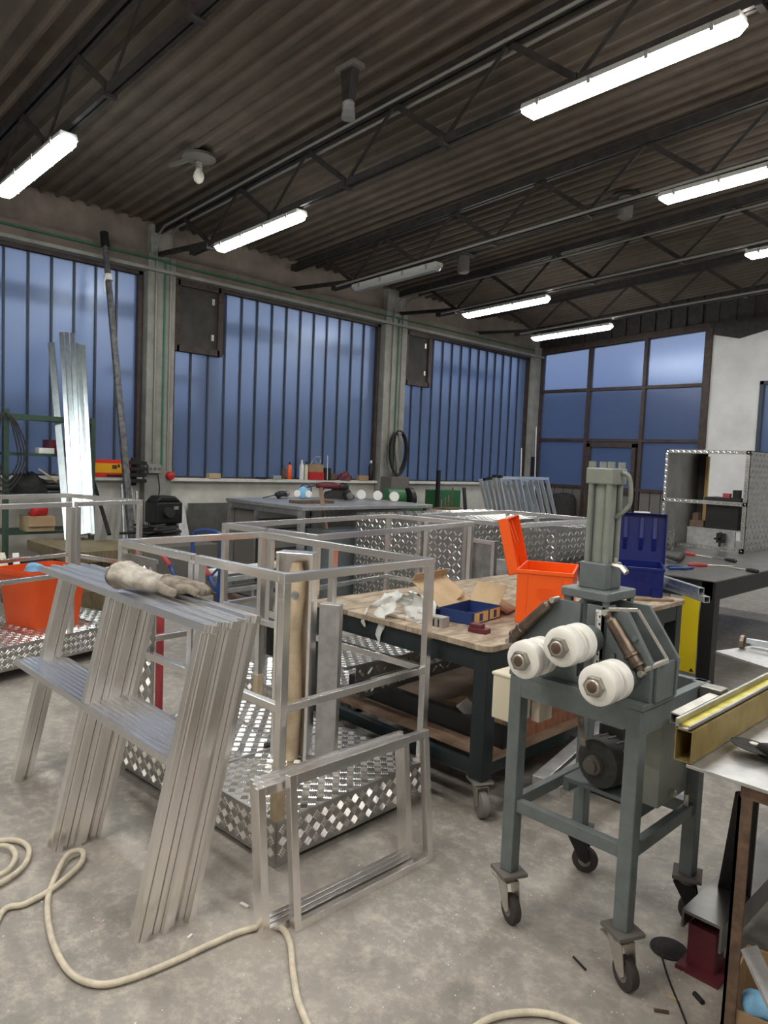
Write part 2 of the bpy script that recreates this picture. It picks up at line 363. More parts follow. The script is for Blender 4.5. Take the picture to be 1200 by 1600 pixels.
for x in X: mb.box(x-.035, x+.035, yb-.03, yb+.08, 0, top(x)+.02)
for z in (1.28, 2.22, 3.22): mb.box(X[0], X[3], yb-.025, yb+.075, z-.03, z+.03)
mb.prism([(X[0]-.04,top(X[0])),(X[3]+.04,top(X[3])),(X[3]+.04,top(X[3])+.12),(X[0]-.04,top(X[0])+.12)], 'y', yb-.03, yb+.08)
mb.box(-5.41, -5.34, yb-.05, yb+.08, 0, 4.2)
mb.build('window_frame', 'frame_brown', root, world=True, bevel=.004)
mb = MB()
for i in range(3):
    a, b = X[i]+.035, X[i+1]-.035
    if i != 1: mb.box(a, b, yb+.02, yb+.026, 1.31, 2.19)
    mb.box(a, b, yb+.02, yb+.026, 2.25, 3.19)
    mb.prism([(a,3.25),(b,3.25),(b,top(b)),(a,top(a))], 'y', yb+.02, yb+.026)
mb.build('pane', 'frosted_glass', root, world=True)
mb = MB()
for i in (0, 2):
    k = 5; w = (X[i+1]-X[i]-.07)/k
    for j in range(k): mb.box(X[i]+.035+j*w+.01, X[i]+.035+(j+1)*w-.01, yb+.01, yb+.05, .04, 1.25)
mb.build('lower_panel', 'dust_grey', root, world=True)
droot = struct(T('door_1', '', '', (-7.14, WY, 0))); del droot['label']; del droot['category']
mb = MB().box(-7.66,-7.58,WY-.07,WY+.03,0,2.16).box(-6.70,-6.62,WY-.07,WY+.03,0,2.16).box(-7.66,-6.62,WY-.07,WY+.03,2.08,2.17).box(-7.6,-6.7,WY-.06,WY+.02,.0,.1).box(-7.6,-6.7,WY-.06,WY+.02,1.18,1.26)
mb.build('door_frame', 'frame_brown', droot, world=True, bevel=.004)
MB().box(-7.58,-6.70,WY-.02,WY-.014,1.26,2.08).build('pane', 'frosted_glass', droot, world=True)
MB().box(-7.58,-6.70,WY-.03,WY,.1,1.18).build('lower_panel', 'dust_grey', droot, world=True)
root = struct(T('window_5', '', '', (-3.85, WY, .9))); del root['label']; del root['category']
MB().box(-4.5,-4.44,WY-.03,WY+.1,.9,3.24).box(-3.26,-3.2,WY-.03,WY+.1,.9,3.24).box(-4.5,-3.2,WY-.03,WY+.1,3.18,3.24).box(-4.5,-3.2,WY-.03,WY+.1,.9,.96).build('window_frame', 'mullion', root, world=True)
MB().box(-4.44,-3.26,WY+.03,WY+.036,.96,3.18).build('pane', 'frosted_glass', root, world=True)
# the two walls behind the viewer close the hall
struct(MB().box(5, 5.2, -4.2, 13.5, 0, 5.6).build('wall_right', 'plaster_white'))
struct(MB().box(-9.3, 5.2, -4.4, -4.2, 0, 5.6).build('wall_near', 'plaster_low'))
# outdoors
struct(MB().box(-30, 30, -20, 40, -.3, -.14).build('ground', 'outside_dark'))
tag(MB().prism([(-30,0),(-6.9,0),(-6.9,4.25),(-9.6,4.0),(-30,3.9)], 'y', 20, 24).build('neighbour_building', 'outside_wall'), 'low grey building outside, behind the far window grid', 'building', kind='structure')
ro = T('outdoor_canopy', 'dark post and beam canopy standing outside behind the ribbed blue windows', 'canopy', (-11, 8, 0))
for yy in (1.4, 6.2, 11.3): MB().box(-10.75, -10.5, yy, yy+.28, 0, 4.1).build('post', 'outside_wall', ro, world=True)
MB().box(-10.8, -10.5, 0, 14, 3.62, 3.8).build('beam', 'outside_wall', ro, world=True)
MB().box(-10.75, -10.6, 4.7, 6.2, 2.75, 2.85).box(-10.75,-10.6,9.6,11.3,2.75,2.85).build('brace', 'outside_wall', ro, world=True)
tag(MB().box(-16, -15, -6, 20, 0, 2.6).build('garden_wall', 'outside_wall'), 'low grey wall outside behind the ribbed windows', 'wall', kind='structure')

# ================================================================== ROOF TRUSSES
TY = [2.30, 4.54, 6.75, 8.95, 11.1]
tl = ['nearest dark steel roof truss, above the leftmost lit lamp', 'dark steel roof truss meeting the wide concrete column, carrying the brightest lamp', 'dark steel roof truss carrying the unlit lamp', 'dark steel roof truss meeting the column with the coiled black hose', 'farthest dark steel roof truss, above the lamp nearest the far window grid']
def ztop(x): return 4.44+.066*(x+9)
def zbot(x): return 4.02+.055*(x+8)
for k, y in enumerate(TY):
    r = T('roof_truss', tl[k], 'roof truss', (-9, y, 4.0), 0, 'roof trusses')
    x1 = 4.95
    MB().bar((-8.98,y-.03,ztop(-9)),(x1,y-.03,ztop(x1)), .035, .09).bar((-8.98,y+.03,ztop(-9)),(x1,y+.03,ztop(x1)), .035, .09).build('top_chord', 'truss', r, world=True)
    MB().bar((-8.05,y-.02,zbot(-8.05)),(x1,y-.02,zbot(x1)), .03, .06).bar((-8.05,y+.025,zbot(-8.05)),(x1,y+.025,zbot(x1)), .03, .06).build('bottom_chord', 'truss', r, world=True)
    MB().bar((-8.98,y,4.14),(-7.66,y,4.06), .05).build('wall_strut', 'truss', r, world=True)
    tn = [-8.25+1.19*i for i in range(12)]; bn = [-7.65+1.19*i for i in range(11)]
    for i in range(11):
        for a, b in ((tn[i], bn[i]), (tn[i+1], bn[i])):
            if b > x1-.1 or a > x1-.1: continue
            MB().bar((a,y,ztop(a)-.03),(b,y,zbot(b)+.02), .05 if a < b else .035, .012, up=(0,1,0)).build('diagonal', 'truss', r, world=True)
    for i in range(0, 10):
        b = bn[i]
        if i % 1 == 0 and b < 4.5: MB().box(b-.02, b+.02, y-.05, y+.05, zbot(b)-.05, zbot(b)+.04).build('gusset', 'truss', r, world=True)
    p = [(CX+.02, y-.10, 1.5)] if False else []
    if k == 1:
        MB().tube([(-8.84,4.50,1.5),(-8.84,4.50,4.2),(-8.80,4.50,4.36),(-8.6,4.47,4.42),(-6,4.47,4.60),(4.9,4.47,5.28)], .014).tube([(-8.84,4.70,1.4),(-8.84,4.70,4.25),(-8.78,4.66,4.40),(-8.5,4.60,4.42),(4.9,4.62,5.28)], .014).build('conduit', 'conduit', r, world=True, smooth=True)
    elif k == 3:
        MB().tube([(-8.84,8.76,1.5),(-8.84,8.76,4.2),(-8.7,8.80,4.36),(-6,8.83,4.5),(4.9,8.83,5.2)], .012).tube([(-8.84,8.98,1.4),(-8.84,8.98,4.25),(-8.7,9.0,4.36),(4.9,9.0,5.2)], .012).build('conduit', 'conduit', r, world=True, smooth=True)
    if k in (2, 3, 4):
        MB().tube([(-7.9,y-.07,zbot(-7.9)-.01),(4.9,y-.07,zbot(4.9)-.01)], .016).build('cable_pipe', 'conduit', r, world=True, smooth=True)

# ================================================================== LAMPS
def make_lamp(mat_d, label, loc):
    r = T('fluorescent_lamp', label, 'ceiling light', loc, 0, 'fluorescent lamps under the roof trusses')
    L = 1.53; h = L/2
    a = math.atan(.045)
    MB().at(ry=-a).prism([(-.075,.0),(.075,.0),(.06,.045),(-.06,.045)], 'x', -h+.01, h-.01).build('housing', 'lamp_body', r)
    m = MB().at(ry=-a); secs = [(-h,.045,-.012),(-h+.05,.075,-.05),(h-.05,.075,-.05),(h,.045,-.012)]
    vs = []; fs = []
    for x, w, z in secs: vs += [(x,-w,0),(x,-w*.95,z*.55),(x,-w*.55,z),(x,w*.55,z),(x,w*.95,z*.55),(x,w,0)]
    for k in range(3):
        for i in range(5): fs.append((k*6+i, k*6+i+1, (k+1)*6+i+1, (k+1)*6+i))
    fs += [(0,5,4,3,2,1), (18,19,20,21,22,23)]
    m.add(vs, [f[::-1] for f in fs]).build('diffuser', mat_d, r)
    for i in range(4):
        x = -h+.16+i*(L-.32)/3
        for q in (-.086,.072): MB().at(ry=-a).box(x-.012,x+.012,q,q+.014,-.022,.03).build('clip', 'grey_plastic', r)
    MB().at(ry=-a).box(-.5,-.46,-.02,.02,.045,.10).box(.46,.5,-.02,.02,.045,.10).build('bracket', 'truss', r)
    return r
make_lamp('diffuser_cool', 'lit fluorescent lamp at the left edge, leftmost of all', (-6.6, 2.24, 3.95))
make_lamp('diffuser_on', 'lit fluorescent lamp beside the round bulb socket, nearest lit one above the wide column', (-6.69, 4.54, 4.00))
make_lamp('diffuser_off', 'unlit grey fluorescent lamp, the only one switched off', (-6.83, 6.75, 3.99))
make_lamp('diffuser_on', 'lit fluorescent lamp above the second ribbed window\'s right column', (-6.72, 8.95, 3.99))
make_lamp('diffuser_on', 'lit fluorescent lamp closest to the far window grid', (-6.91, 11.1, 3.96))
make_lamp('diffuser_on', 'largest and brightest lit fluorescent lamp, at top right', (-2.55, 4.54, 4.25))
make_lamp('diffuser_on', 'lit fluorescent lamp cut by the right edge, below the largest one', (-2.55, 6.75, 4.24))
make_lamp('diffuser_on', 'small far lit fluorescent lamp at the right edge', (-2.55, 8.95, 4.21))
for (x, y, mm) in ((-2.6,2.24,'diffuser_on'),(-2.6,.05,'diffuser_warm'),(-6.6,.05,'diffuser_on'),(1.6,4.54,'diffuser_on'),(1.6,2.24,'diffuser_warm'),(1.6,8.95,'diffuser_on'),(1.6,.05,'diffuser_warm'),(-2.6,-2.1,'diffuser_warm'),(-2.6,11.1,'diffuser_on')):
    make_lamp(mm, 'lit fluorescent lamp of the same row outside the picture', (x, y, 4.0+.055*(x+6.6)))
r = T('bulb_lamp', 'round flat ceiling socket with a spiral bulb hanging down', 'ceiling light', (-6.9, 3.95, 4.6))
MB().lathe((0,0,.06),(0,0,-1),[(0,.05),(.0,.16),(.03,.17),(.05,.12),(.06,.05)],28).build('base', 'dust_grey', r, smooth=True)
MB().lathe((0,0,.0),(0,0,-1),[(0,.035),(.02,.04),(.03,.032),(.045,.038),(.055,.03),(.07,.036),(.08,.028)],20).build('socket', 'conduit', r, smooth=True)
MB().lathe((0,0,-.08),(0,0,-1),[(0,.028),(.03,.045),(.07,.055),(.11,.045),(.135,.015)],20).build('bulb', 'bulb', r, smooth=True)
MB().bar((-.10,-.02,.05),(-.38,-.12,.02),.05,.03).build('bracket', 'dust_grey', r)
r = T('ceiling_spotlight', 'small dark empty lamp holder hanging from the corrugated ceiling', 'lamp holder', (-4.60, 3.95, 4.62))
MB().box(-.11,.11,-.06,.06,.10,.14).build('mounting_plate', 'dust_grey', r)
MB().prism([(-.07,.10),(.07,.10),(.035,-.13),(-.035,-.13)], 'y', -.04, .04).build('bracket', 'truss', r)
MB().lathe((0,0,-.13),(0,0,-1),[(0,.035),(.02,.05),(.05,.045),(.055,.052),(.09,.048),(.10,.055),(.14,.055),(.14,.04)],18).build('lamp_holder', 'grey_plastic', r, smooth=True)
for (x, y, lb) in ((-7.0, 8.3, 'dark round hanging heater head above the unlit lamp'), (-4.35, 8.0, 'dark round hanging heater head between two trusses on the right')):
    r = T('ceiling_sensor', lb, 'ceiling unit', (x, y, zc(x)-.10), 0, 'round units under the ceiling')
    MB().cyl((0,0,.13),(0,0,.10),.16,.17,24).build('base', 'truss', r, smooth=True)
    MB().lathe((0,0,.10),(0,0,-1),[(0,.08),(.02,.085),(.22,.085),(.24,.06)],20).build('body', 'dust_grey', r, smooth=True)


# ================================================================== CAGES (work-platform baskets)
def post(r, x, y, z0, z1, w=.036, m='alu', world=False, name='post'):
    return MB().box(x-w/2, x+w/2, y-w/2, y+w/2, z0, z1).build(name, m, r, world=world, bevel=.002)
def make_platform(label, loc, rz, W=1.33, D=.92, H=1.195, split=.64, bars=4, pitch=.044, mats='alu', feet=True, backpost=.69, group='platform baskets'):
    r = T('work_platform', label, 'work platform', loc, rz, group)
    z = .205; w = .036
    # deck: checker plate folded down on its four sides
    b = MB().box(-W, 0, 0, D, z-.004, z); b.pads((-W,0,z), (1,0,0), (0,1,0), W, D, pitch, bars)
    b.build('deck', 'tread', r)
    for o, U, L in (((-W,0,.035),(1,0,0),W), ((0,0,.035),(0,1,0),D), ((0,D,.035),(-1,0,0),W), ((-W,D,.035),(0,-1,0),D)):
        o = Vector(o); U = Vector(U); N = U.cross(Vector((0,0,1)))
        s = MB(); q = o-N*.004
        s.add([o,o+U*L,o+U*L+Vector((0,0,.166)),o+Vector((0,0,.166)),q,q+U*L,q+U*L+Vector((0,0,.166)),q+Vector((0,0,.166))],[(0,1,2,3),(5,4,7,6),(0,4,5,1),(1,5,6,2),(2,6,7,3),(3,7,4,0)])
        s.pads(o, U, (0,0,1), L, .166, pitch, bars); s.build('skirt', 'tread', r)
    for x, y in ((-.05,.05),(-.05,D-.05),(-W+.05,.05),(-W+.05,D-.05)):
        MB().box(x-.03,x+.03,y-.03,y+.03,0,.20).build('foot', 'alu_dull', r)
    o_ = w/2
    for x, y in ((-o_,o_),(-o_,D-o_),(-W+o_,D-o_),(-W+o_,o_),(-split-.02,o_),(-split+.02,o_) if False else (-backpost,D-o_)):
        post(r, x, y, z, H-w, m=mats)
    post(r, -split+.03, o_, .62, H-w, m=mats)
    rails = [((-w,o_),(-split+.013,o_)),((-split-.025,o_),(-W+w,o_)),((-o_,0),(-o_,D)),((-W+o_,0),(-W+o_,D)),((-w,D-o_),(-W+w,D-o_))]
    for (a, c) in rails:
        MB().bar((a[0],a[1],H-w/2),(c[0],c[1],H-w/2), w).build('top_rail', mats, r, bevel=.002)
    for (a, c) in (((-w,o_),(-split+.013,o_)),((-o_,w),(-o_,D-w)),((-W+o_,w),(-W+o_,D-w)),((-w,D-o_),(-W+w,D-o_)),((-split-.04,o_),(-W+w,o_))):
        MB().bar((a[0],a[1],.655),(c[0],c[1],.655), w*.9).build('mid_rail', mats, r, bevel=.002)
    return r
A = make_platform('nearest aluminium platform basket with railings and checker plate deck, in the centre foreground', (-2.255, 1.70, 0), R(2.5), mats='alu_warm')
def side_panel(r, x0, x1, y, z0, z1, face=-1, pitch=.042, bars=4, name='tread_panel', t=.004):
    s = MB().box(x0, x1, y, y+t, z0, z1)
    s.pads((x0, y, z0), (1,0,0), (0,0,1), x1-x0, z1-z0, pitch, bars, margin=.02)
    s.box(x0, x1, y-.002, y+.015, z1, z1+.02)
    return s.build(name, 'tread', r)
side_panel(A, -1.31, -1.03, .042, .21, 1.10, pitch=.05)
for (x, y) in ((-.02,.018),(-.69,.90),(-1.31,.90)):
    MB().box(x-.021,x+.021,y-.021,y+.021,.205,.33).build('paper_sleeve', 'foam', A)
for (x, y) in ((-.62,.45),(-.28,.42),(-.9,.30)):
    MB().box(x-.03,x+.03,y-.014,y+.014,.207,.217).box(x-.012,x+.012,y-.03,y+.03,.207,.221).build('deck_latch', 'black', A)
MB().bar((-.60,.0,.209),(-.60,.92,.209),.008,.006).build('deck_joint', 'alu_dull', A)
# second basket behind, partly under the bench edge
B = make_platform('long aluminium platform basket between the nearest one and the steel workbench', (-3.33, 2.74, 0), R(9), W=.84, D=1.86, bars=4, pitch=.045, split=.43, backpost=.43)
# the left platform with the orange bin
Lp = make_platform('aluminium platform basket at the left edge carrying the orange bin', (-5.66, 2.80, .05), R(105.7), bars=2, pitch=.042)
# third basket with checker-plate walls
Cg = make_platform('aluminium basket with checker plate walls, right behind the orange toolbox', (-3.34, 4.78, 0), R(2), W=1.05, D=1.40, bars=1, pitch=.05, split=.5)
side_panel(Cg, -1.02, -.50, .042, .25, 1.10, pitch=.052, bars=1)
def yz_panel(r, x, y0, y1, z0, z1, pitch=.052, bars=1, name='tread_panel'):
    s = MB().box(x-.004, x, y0, y1, z0, z1); s.pads((x, y0, z0), (0,1,0), (0,0,1), y1-y0, z1-z0, pitch, bars, margin=.02)
    return s.build(name, 'tread', r)
yz_panel(Cg, -.036, .06, .48, .3, 1.12); yz_panel(Cg, -.036, .66, 1.34, .70, 1.12)
MB().box(-.49,-.46,.02,.06,.30,1.0).box(-.26,-.23,.02,.06,.3,1.0).box(-.49,-.23,.02,.06,1.0,1.03).build('hatch_frame', 'alu', Cg)
MB().box(-.46,-.26,.05,.055,.3,1.0).build('hatch_panel', 'steel', Cg)
MB().box(-.16,-.06,-.04,.0,.78,.90).build('bracket_box', 'alu_dull', Cg)
# two closed checker-plate lockers behind the baskets
def locker(label, x0, x1, y0, y1, h):
    r = T('checker_plate_locker', label, 'locker', ((x0+x1)/2, (y0+y1)/2, 0), 0, None)
    W, D = x1-x0, y1-y0
    MB().box(-W/2+.01,W/2-.01,-D/2+.01,D/2-.01,0,h-.01).build('carcass', 'alu_dull', r)
    s = MB().box(-W/2,W/2,-D/2,D/2,h-.01,h); s.pads((-W/2,-D/2,h),(1,0,0),(0,1,0),W,D,.07,1,ht=.004); s.build('lid', 'tread', r)
    s = MB().box(-W/2,W/2,-D/2,-D/2+.008,.02,h-.012); s.pads((-W/2,-D/2,.02),(1,0,0),(0,0,1),W,h-.04,.055,1); s.build('front_panel', 'tread', r)
    s = MB().box(W/2-.008,W/2,-D/2,D/2,.02,h-.012); s.pads((W/2,-D/2,.02),(0,1,0),(0,0,1),D,h-.04,.055,1); s.build('side_panel', 'tread', r)
    return r
locker('long checker plate locker with ribbed lid behind the walled basket', -5.75, -4.55, 5.25, 7.5, 1.08)
locker('low checker plate locker standing behind the grey press cylinder', -4.45, -3.38, 6.45, 7.72, 1.06)
# tall channel section standing on the near deck with foam inside
r = T('tall_channel_profile', 'tall open aluminium channel standing upright inside the nearest basket', 'metal profile', (-2.72, 2.12, .205), R(33))
MB().box(-.09,-.075,-.04,.05,0,.99).box(.075,.09,-.04,.05,0,.99).box(-.09,.09,.045,.055,0,.99).box(-.09,.09,-.045,.055,.99,.998).build('channel', 'alu', r, bevel=.002)
o = MB().tube([(0,.0,.0),(.006,0,.3),(-.004,.0,.6),(.002,0,.85),(0,0,.95)],[.035,.04,.034,.045,.026],10).build('foam_core', 'foam', r, smooth=True, label='beige foam strip with a round knot')
MB().lathe((.005,-.035,.80),(0,-1,0),[(0,.022),(.006,.022),(.008,.012)],16).build('grommet', 'steel', r)
r = tag(MB().at((-2.60,2.24,.205), R(33)).box(-.05,.05,-.03,.03,0,.76).build('short_box_profile', 'alu_dull', bevel=.003), 'shorter grey box section standing right of the tall open channel', 'metal profile')

# ================================================================== STACK OF LEANING FRAMES
NF = 9; lean = .225
stack_l = ['frontmost three-legged aluminium frame of the leaning stack', 'second frame from the front in the leaning stack', 'third frame from the front in the leaning stack', 'fourth frame from the front in the leaning stack', 'middle frame of the leaning stack, first from the front with a left leg', 'sixth frame from the front in the leaning stack', 'third frame from the back of the leaning stack', 'second frame from the back of the leaning stack', 'rearmost frame of the leaning stack, nearest the basket']
for k in range(NF):
    t = .0232; jx = [0,.012,-.006,.0,.018,.006,-.03,-.012,.02][k]; jz = [0,-.004,.004,0,.004,.0,.0,.012,.012][k]
    r = T('leaning_trestle', stack_l[k], 'metal frame', (-2.21+jx, 1.085+.0245*k, 0), 0, 'aluminium frames leaning in a stack')
    r.rotation_euler = (-math.atan(lean), 0, 0)
    H = 1.085+jz; w = .036+.006*((k*5) % 3)
    mm = 'alu_warm'
    for x in ([-.0, -.74] + ([-1.50] if k in (4, 5, 6, 7) else [])):
        MB().box(x-w, x, 0, t, .0, H-.03).build('leg', mm, r, bevel=.0015)
    xl = -1.53 if k < 7 else -1.50+.03*(k-6)
    MB().box(xl, .012, 0, t, H-.03, H).build('top_rail', 'alu', r, bevel=.0015)
    MB().box(xl-.05, -w-.0, -.002, t, .585, .612).build('step_rail', 'alu', r, bevel=.0015)
# ================================================================== LOW FRAMES LEANING ON THE NEAR BASKET
def low_frame(label, x, y0, y1, H, group, tilt, w=.03, t=.03, mid=None):
    r = T('gate_section', label, 'metal frame', (x, y0, 0), 0, group)
    r.rotation_euler = (0, -tilt, 0)
    MB().box(-t, 0, 0, w, 0, H).build('stile', 'alu_warm', r, bevel=.0015)
    MB().box(-t, 0, y1-y0-w, y1-y0, 0, H).build('stile', 'alu_warm', r, bevel=.0015)
    if mid: MB().box(-t, 0, mid, mid+w, w, H-w).build('stile', 'alu_warm', r, bevel=.0015)
    MB().box(-t, 0, w, y1-y0-w, H-w, H).build('rail', 'alu_warm', r, bevel=.0015)
    MB().box(-t, 0, w, y1-y0-w, 0, w).build('rail', 'alu_warm', r, bevel=.0015)
low_frame('small aluminium gate frame standing out in front, shifted right of the other low frames', -1.905, 1.53, 2.25, .545, 'low frames against the basket', R(6))
gl = ['low aluminium frame directly behind the shifted front one', 'low aluminium frame, second from the basket side plate', 'low aluminium frame, closest to the basket side plate']
for i in range(3):
    low_frame(gl[i], -1.945-.026*i, 1.425+.008*i, 2.17+.01*i, .515+.005*i, 'low frames against the basket', R(6), t=.024)
# ================================================================== WELDING GLOVE
gr = T('welding_glove', 'dirty grey leather welding glove lying on the leaning frames', 'glove', (-2.86, 1.42, 1.066), R(33))
gr.rotation_euler = (-R(6), 0, R(25)); gr.location = (-2.80, 1.44, 1.066); gr.scale = (1.12, 1.12, 1.12)
def loft(mb, secs, n=18, cap0=False, cap1=True, wob=.0):
    vs = []; fs = []
    for k, (c, a, b) in enumerate(secs):
        for i in range(n):
            t = 6.28318*i/n; q = Vector((0, a*math.cos(t), b*math.sin(t)))
            q *= 1+wob*noise.noise(Vector((k*.9, math.cos(t)*1.7, math.sin(t)*1.7)))
            vs.append(Vector(c)+q)
    for k in range(len(secs)-1):
        for i in range(n): fs.append((k*n+i, k*n+(i+1)%n, (k+1)*n+(i+1)%n, (k+1)*n+i))
    if cap0: fs.append(tuple(range(n-1,-1,-1)))
    if cap1: fs.append(tuple(range((len(secs)-1)*n, len(secs)*n)))
    return mb.add(vs, fs)
loft(MB(), [((-.145,0,.050),.092,.048),((-.135,0,.050),.090,.047),((-.09,.0,.046),.084,.042),((-.04,.0,.040),.074,.034),((0,0,.034),.066,.029),((.05,0,.032),.058,.028)], 24, False, False, .22).build('cuff', 'leather', gr, smooth='all', solid=.005)
MB().tube([Vector((-.146,.092*math.cos(t*.2618),.050+.048*math.sin(t*.2618))) for t in range(25)],.005,6,False).build('cuff_hem','leather_dark',gr,smooth='all')
h = loft(MB(), [((.04,0,.032),.059,.030),((.07,.003,.034),.058,.033),((.10,.005,.036),.062,.034),((.135,.006,.034),.060,.030),((.155,.006,.030),.052,.024)], 20, True, True, .25)
h.build('palm', 'leather_dark', gr, smooth='all', sub=1)
for i, (yy, L, dz) in enumerate(((-.042,.062,-.004),(-.014,.075,.004),(.015,.072,.004),(.042,.055,-.002))):
    MB().tube(smoothpath([(.13,yy,.032+dz),(.165,yy*1.1,.036+dz),(.165+L*.5,yy*1.05,.028),(.165+L*.85,yy*.95,.017)],4), [.0155]*4+[.0165]*4+[.015]*4+[.011], 12).build('finger', 'leather_dark', gr, smooth='all')
MB().tube(smoothpath([(.06,-.045,.03),(.09,-.078,.026),(.13,-.092,.020),(.16,-.088,.014)],4), [.019]*4+[.018]*4+[.016]*4+[.011], 12).build('thumb', 'leather_dark', gr, smooth='all')
MB().tube(smoothpath([(.05,-.058,.036),(.052,-.02,.066),(.052,.03,.064),(.05,.058,.036)],5), .003, 6).build('seam', 'leather', gr, smooth='all')

# ================================================================== ROLLER BENDING MACHINE
mc = T('roller_bending_machine', 'grey hydraulic roller bending press with three white rollers on a wheeled stand', 'machine', (-1.27, 2.4, 0))
def mp(name, mb, m='machine', parent=None, **k): return mb.build(name, m, parent or mc, world=True, **k)
LX, RX, FY, BY, TZ = -1.475, -1.03, 2.17, 2.66, .905; w = .05
for x, y in ((LX,FY),(RX,FY),(LX,BY),(RX,BY)):
    mp('leg', MB().box(x-w/2,x+w/2,y-w/2,y+w/2,.185,TZ), bevel=.004)
    c = T('x', '', ''); bpy.data.objects.remove(c)
    ang = R(-25) if y == FY else R(20)
    cb = MB().at((x,y,0),ang).box(-.05,.05,-.05,.05,.172,.186).cyl((0,0,.150),(0,0,.172),.032,n=20)
    cst = mp('caster', cb, 'dust_grey', bevel=.002)
    f = MB().at((x,y,0),ang)
    for s_ in (-1,1): f.prism([(-.045,.150),(.03,.150),(.05,.060),(.035,.045),(.01,.055)], 'y', s_*.024-.002, s_*.024+.002)
    f.box(-.045,.03,-.024,.024,.146,.150).build('fork', 'zinc' if y == FY else 'black', cst, world=True)
    MB().at((x,y,0),ang).lathe((.028,-.018,.052),(0,1,0),[(0,.036),(.004,.05),(.010,.052),(.026,.052),(.032,.05),(.036,.036)],28).build('tyre', 'rubber', cst, world=True, smooth=True)
    MB().at((x,y,0),ang).lathe((.028,-.021,.052),(0,1,0),[(0,.008),(.001,.014),(.004,.03),(.038,.03),(.041,.014),(.042,.008)],20).build('hub', 'wheel_grey', cst, world=True, smooth=True)
    if y == FY: MB().at((x,y,0),ang).box(-.085,-.04,-.022,.022,.125,.132).build('brake_pedal', 'zinc', cst, world=True)
mp('cross_bar', MB().bar((LX,FY,.435),(RX,FY,.435),.03,.045), bevel=.003)
mp('cross_bar', MB().bar((RX,FY,.435),(RX,BY,.435),.03,.045), bevel=.003)
mp('cross_bar', MB().bar((LX,BY,.43),(RX,BY,.43),.045,.05), bevel=.003)
mp('cross_bar', MB().bar((LX,FY,.435),(LX,BY,.435),.03,.045), bevel=.003)
mp('front_apron', MB().box(LX+.02,RX-.02,FY-.023,FY-.010,.835,.915), bevel=.002)
mp('table_plate', MB().box(LX-.03,RX+.03,FY-.025,2.37,.905,.925), bevel=.003)
mp('rear_apron', MB().box(LX-.02,RX+.02,BY-.01,BY+.02,.84,.905), bevel=.002)
mp('side_apron', MB().box(LX-.022,LX+.01,FY+.02,BY-.02,.84,.905), bevel=.002)
mp('side_apron', MB().box(RX-.01,RX+.022,FY+.02,BY-.02,.82,.905), bevel=.002)
# front face plate (bell-shaped) and cheeks
mp('face_plate', MB().prism([(-1.50,.925),(-1.0,.925),(-1.0,1.05),(-1.095,1.20),(-1.16,1.20),(-1.16,.95),(-1.26,.95),(-1.26,1.20),(-1.345,1.20),(-1.53,1.02)], 'y', 2.185, 2.205), bevel=.002)
mp('rear_plate', MB().prism([(-1.47,.925),(-.985,.925),(-.98,1.05),(-1.09,1.205),(-1.33,1.205),(-1.47,1.02)], 'y', 2.33, 2.345), bevel=.002)
mp('right_cheek', MB().box(-1.001,-.989,2.2055,2.3295,.925,1.045), bevel=.002)
mp('guide_column', MB().box(-1.245,-1.175,2.20,2.27,.93,1.20), bevel=.003)
for x, y in ((-1.335,2.20),(-1.19,2.20),(-1.335,2.365),(-1.19,2.365)):
    mp('bridge_post', MB().box(x,x+.028 if x < -1.2 else x+.018,y,y+.02,1.02,1.22), bevel=.002)
mp('bridge_plate', MB().prism(rr(-1.345,-1.165,2.19,2.39,.012,3),'z',1.215,1.245), bevel=.004)
hd = 'machine_head'
mp('cylinder_base', MB().box(-1.303,-1.203,2.235,2.345,1.245,1.335), 'machine', bevel=.005)
mp('hydraulic_cylinder', MB().lathe((-1.252,2.29,1.33),(0,0,1),[(0,.036),(.29,.036)],32), hd, smooth=True)
for sx_ in (-1,1):
    for sy_ in (-1,1): mp('tie_rod', MB().cyl((-1.252+sx_*.033,2.29+sy_*.036,1.33),(-1.252+sx_*.033,2.29+sy_*.036,1.62),.0105,n=14), hd, smooth=True)
hb = mp('cylinder_head', MB().box(-1.302,-1.202,2.24,2.34,1.600,1.655), hd, bevel=.005)
for sx_ in (-1,1):
    for sy_ in (-1,1): MB().cyl((-1.252+sx_*.035,2.29+sy_*.036,1.655),(-1.252+sx_*.035,2.29+sy_*.036,1.676),.012,n=6).build('head_nut', hd, hb, world=True)
mp('oil_pipe', MB().tube(smoothpath([(-1.202,2.30,1.64),(-1.180,2.305,1.630),(-1.172,2.31,1.59),(-1.172,2.31,1.54),(-1.186,2.305,1.515),(-1.215,2.30,1.49)],5),.008,12), 'machine_head', smooth=True, label='pale bent oil pipe')
mp('fitting', MB().cyl((-1.205,2.28,1.33),(-1.17,2.28,1.325),.009,n=8).cyl((-1.17,2.28,1.325),(-1.15,2.275,1.31),.011,n=6).cyl((-1.195,2.28,1.33),(-1.195,2.28,1.355),.006,n=8), 'zinc')
ru = mp('ruler', MB().box(-1.200,-1.180,2.180,2.184,1.00,1.19), 'white', label='white steel ruler with black ticks')
t = MB()
for i in range(36): t.box(-1.200,-1.200+(.011 if i % 5 == 0 else .006),2.1785,2.180,1.005+i*.005,1.0062+i*.005)
for i in range(7): t.box(-1.187,-1.182,2.1785,2.180,1.015+i*.025,1.022+i*.025)
t.build('scale_marks', 'marker', ru, world=True)
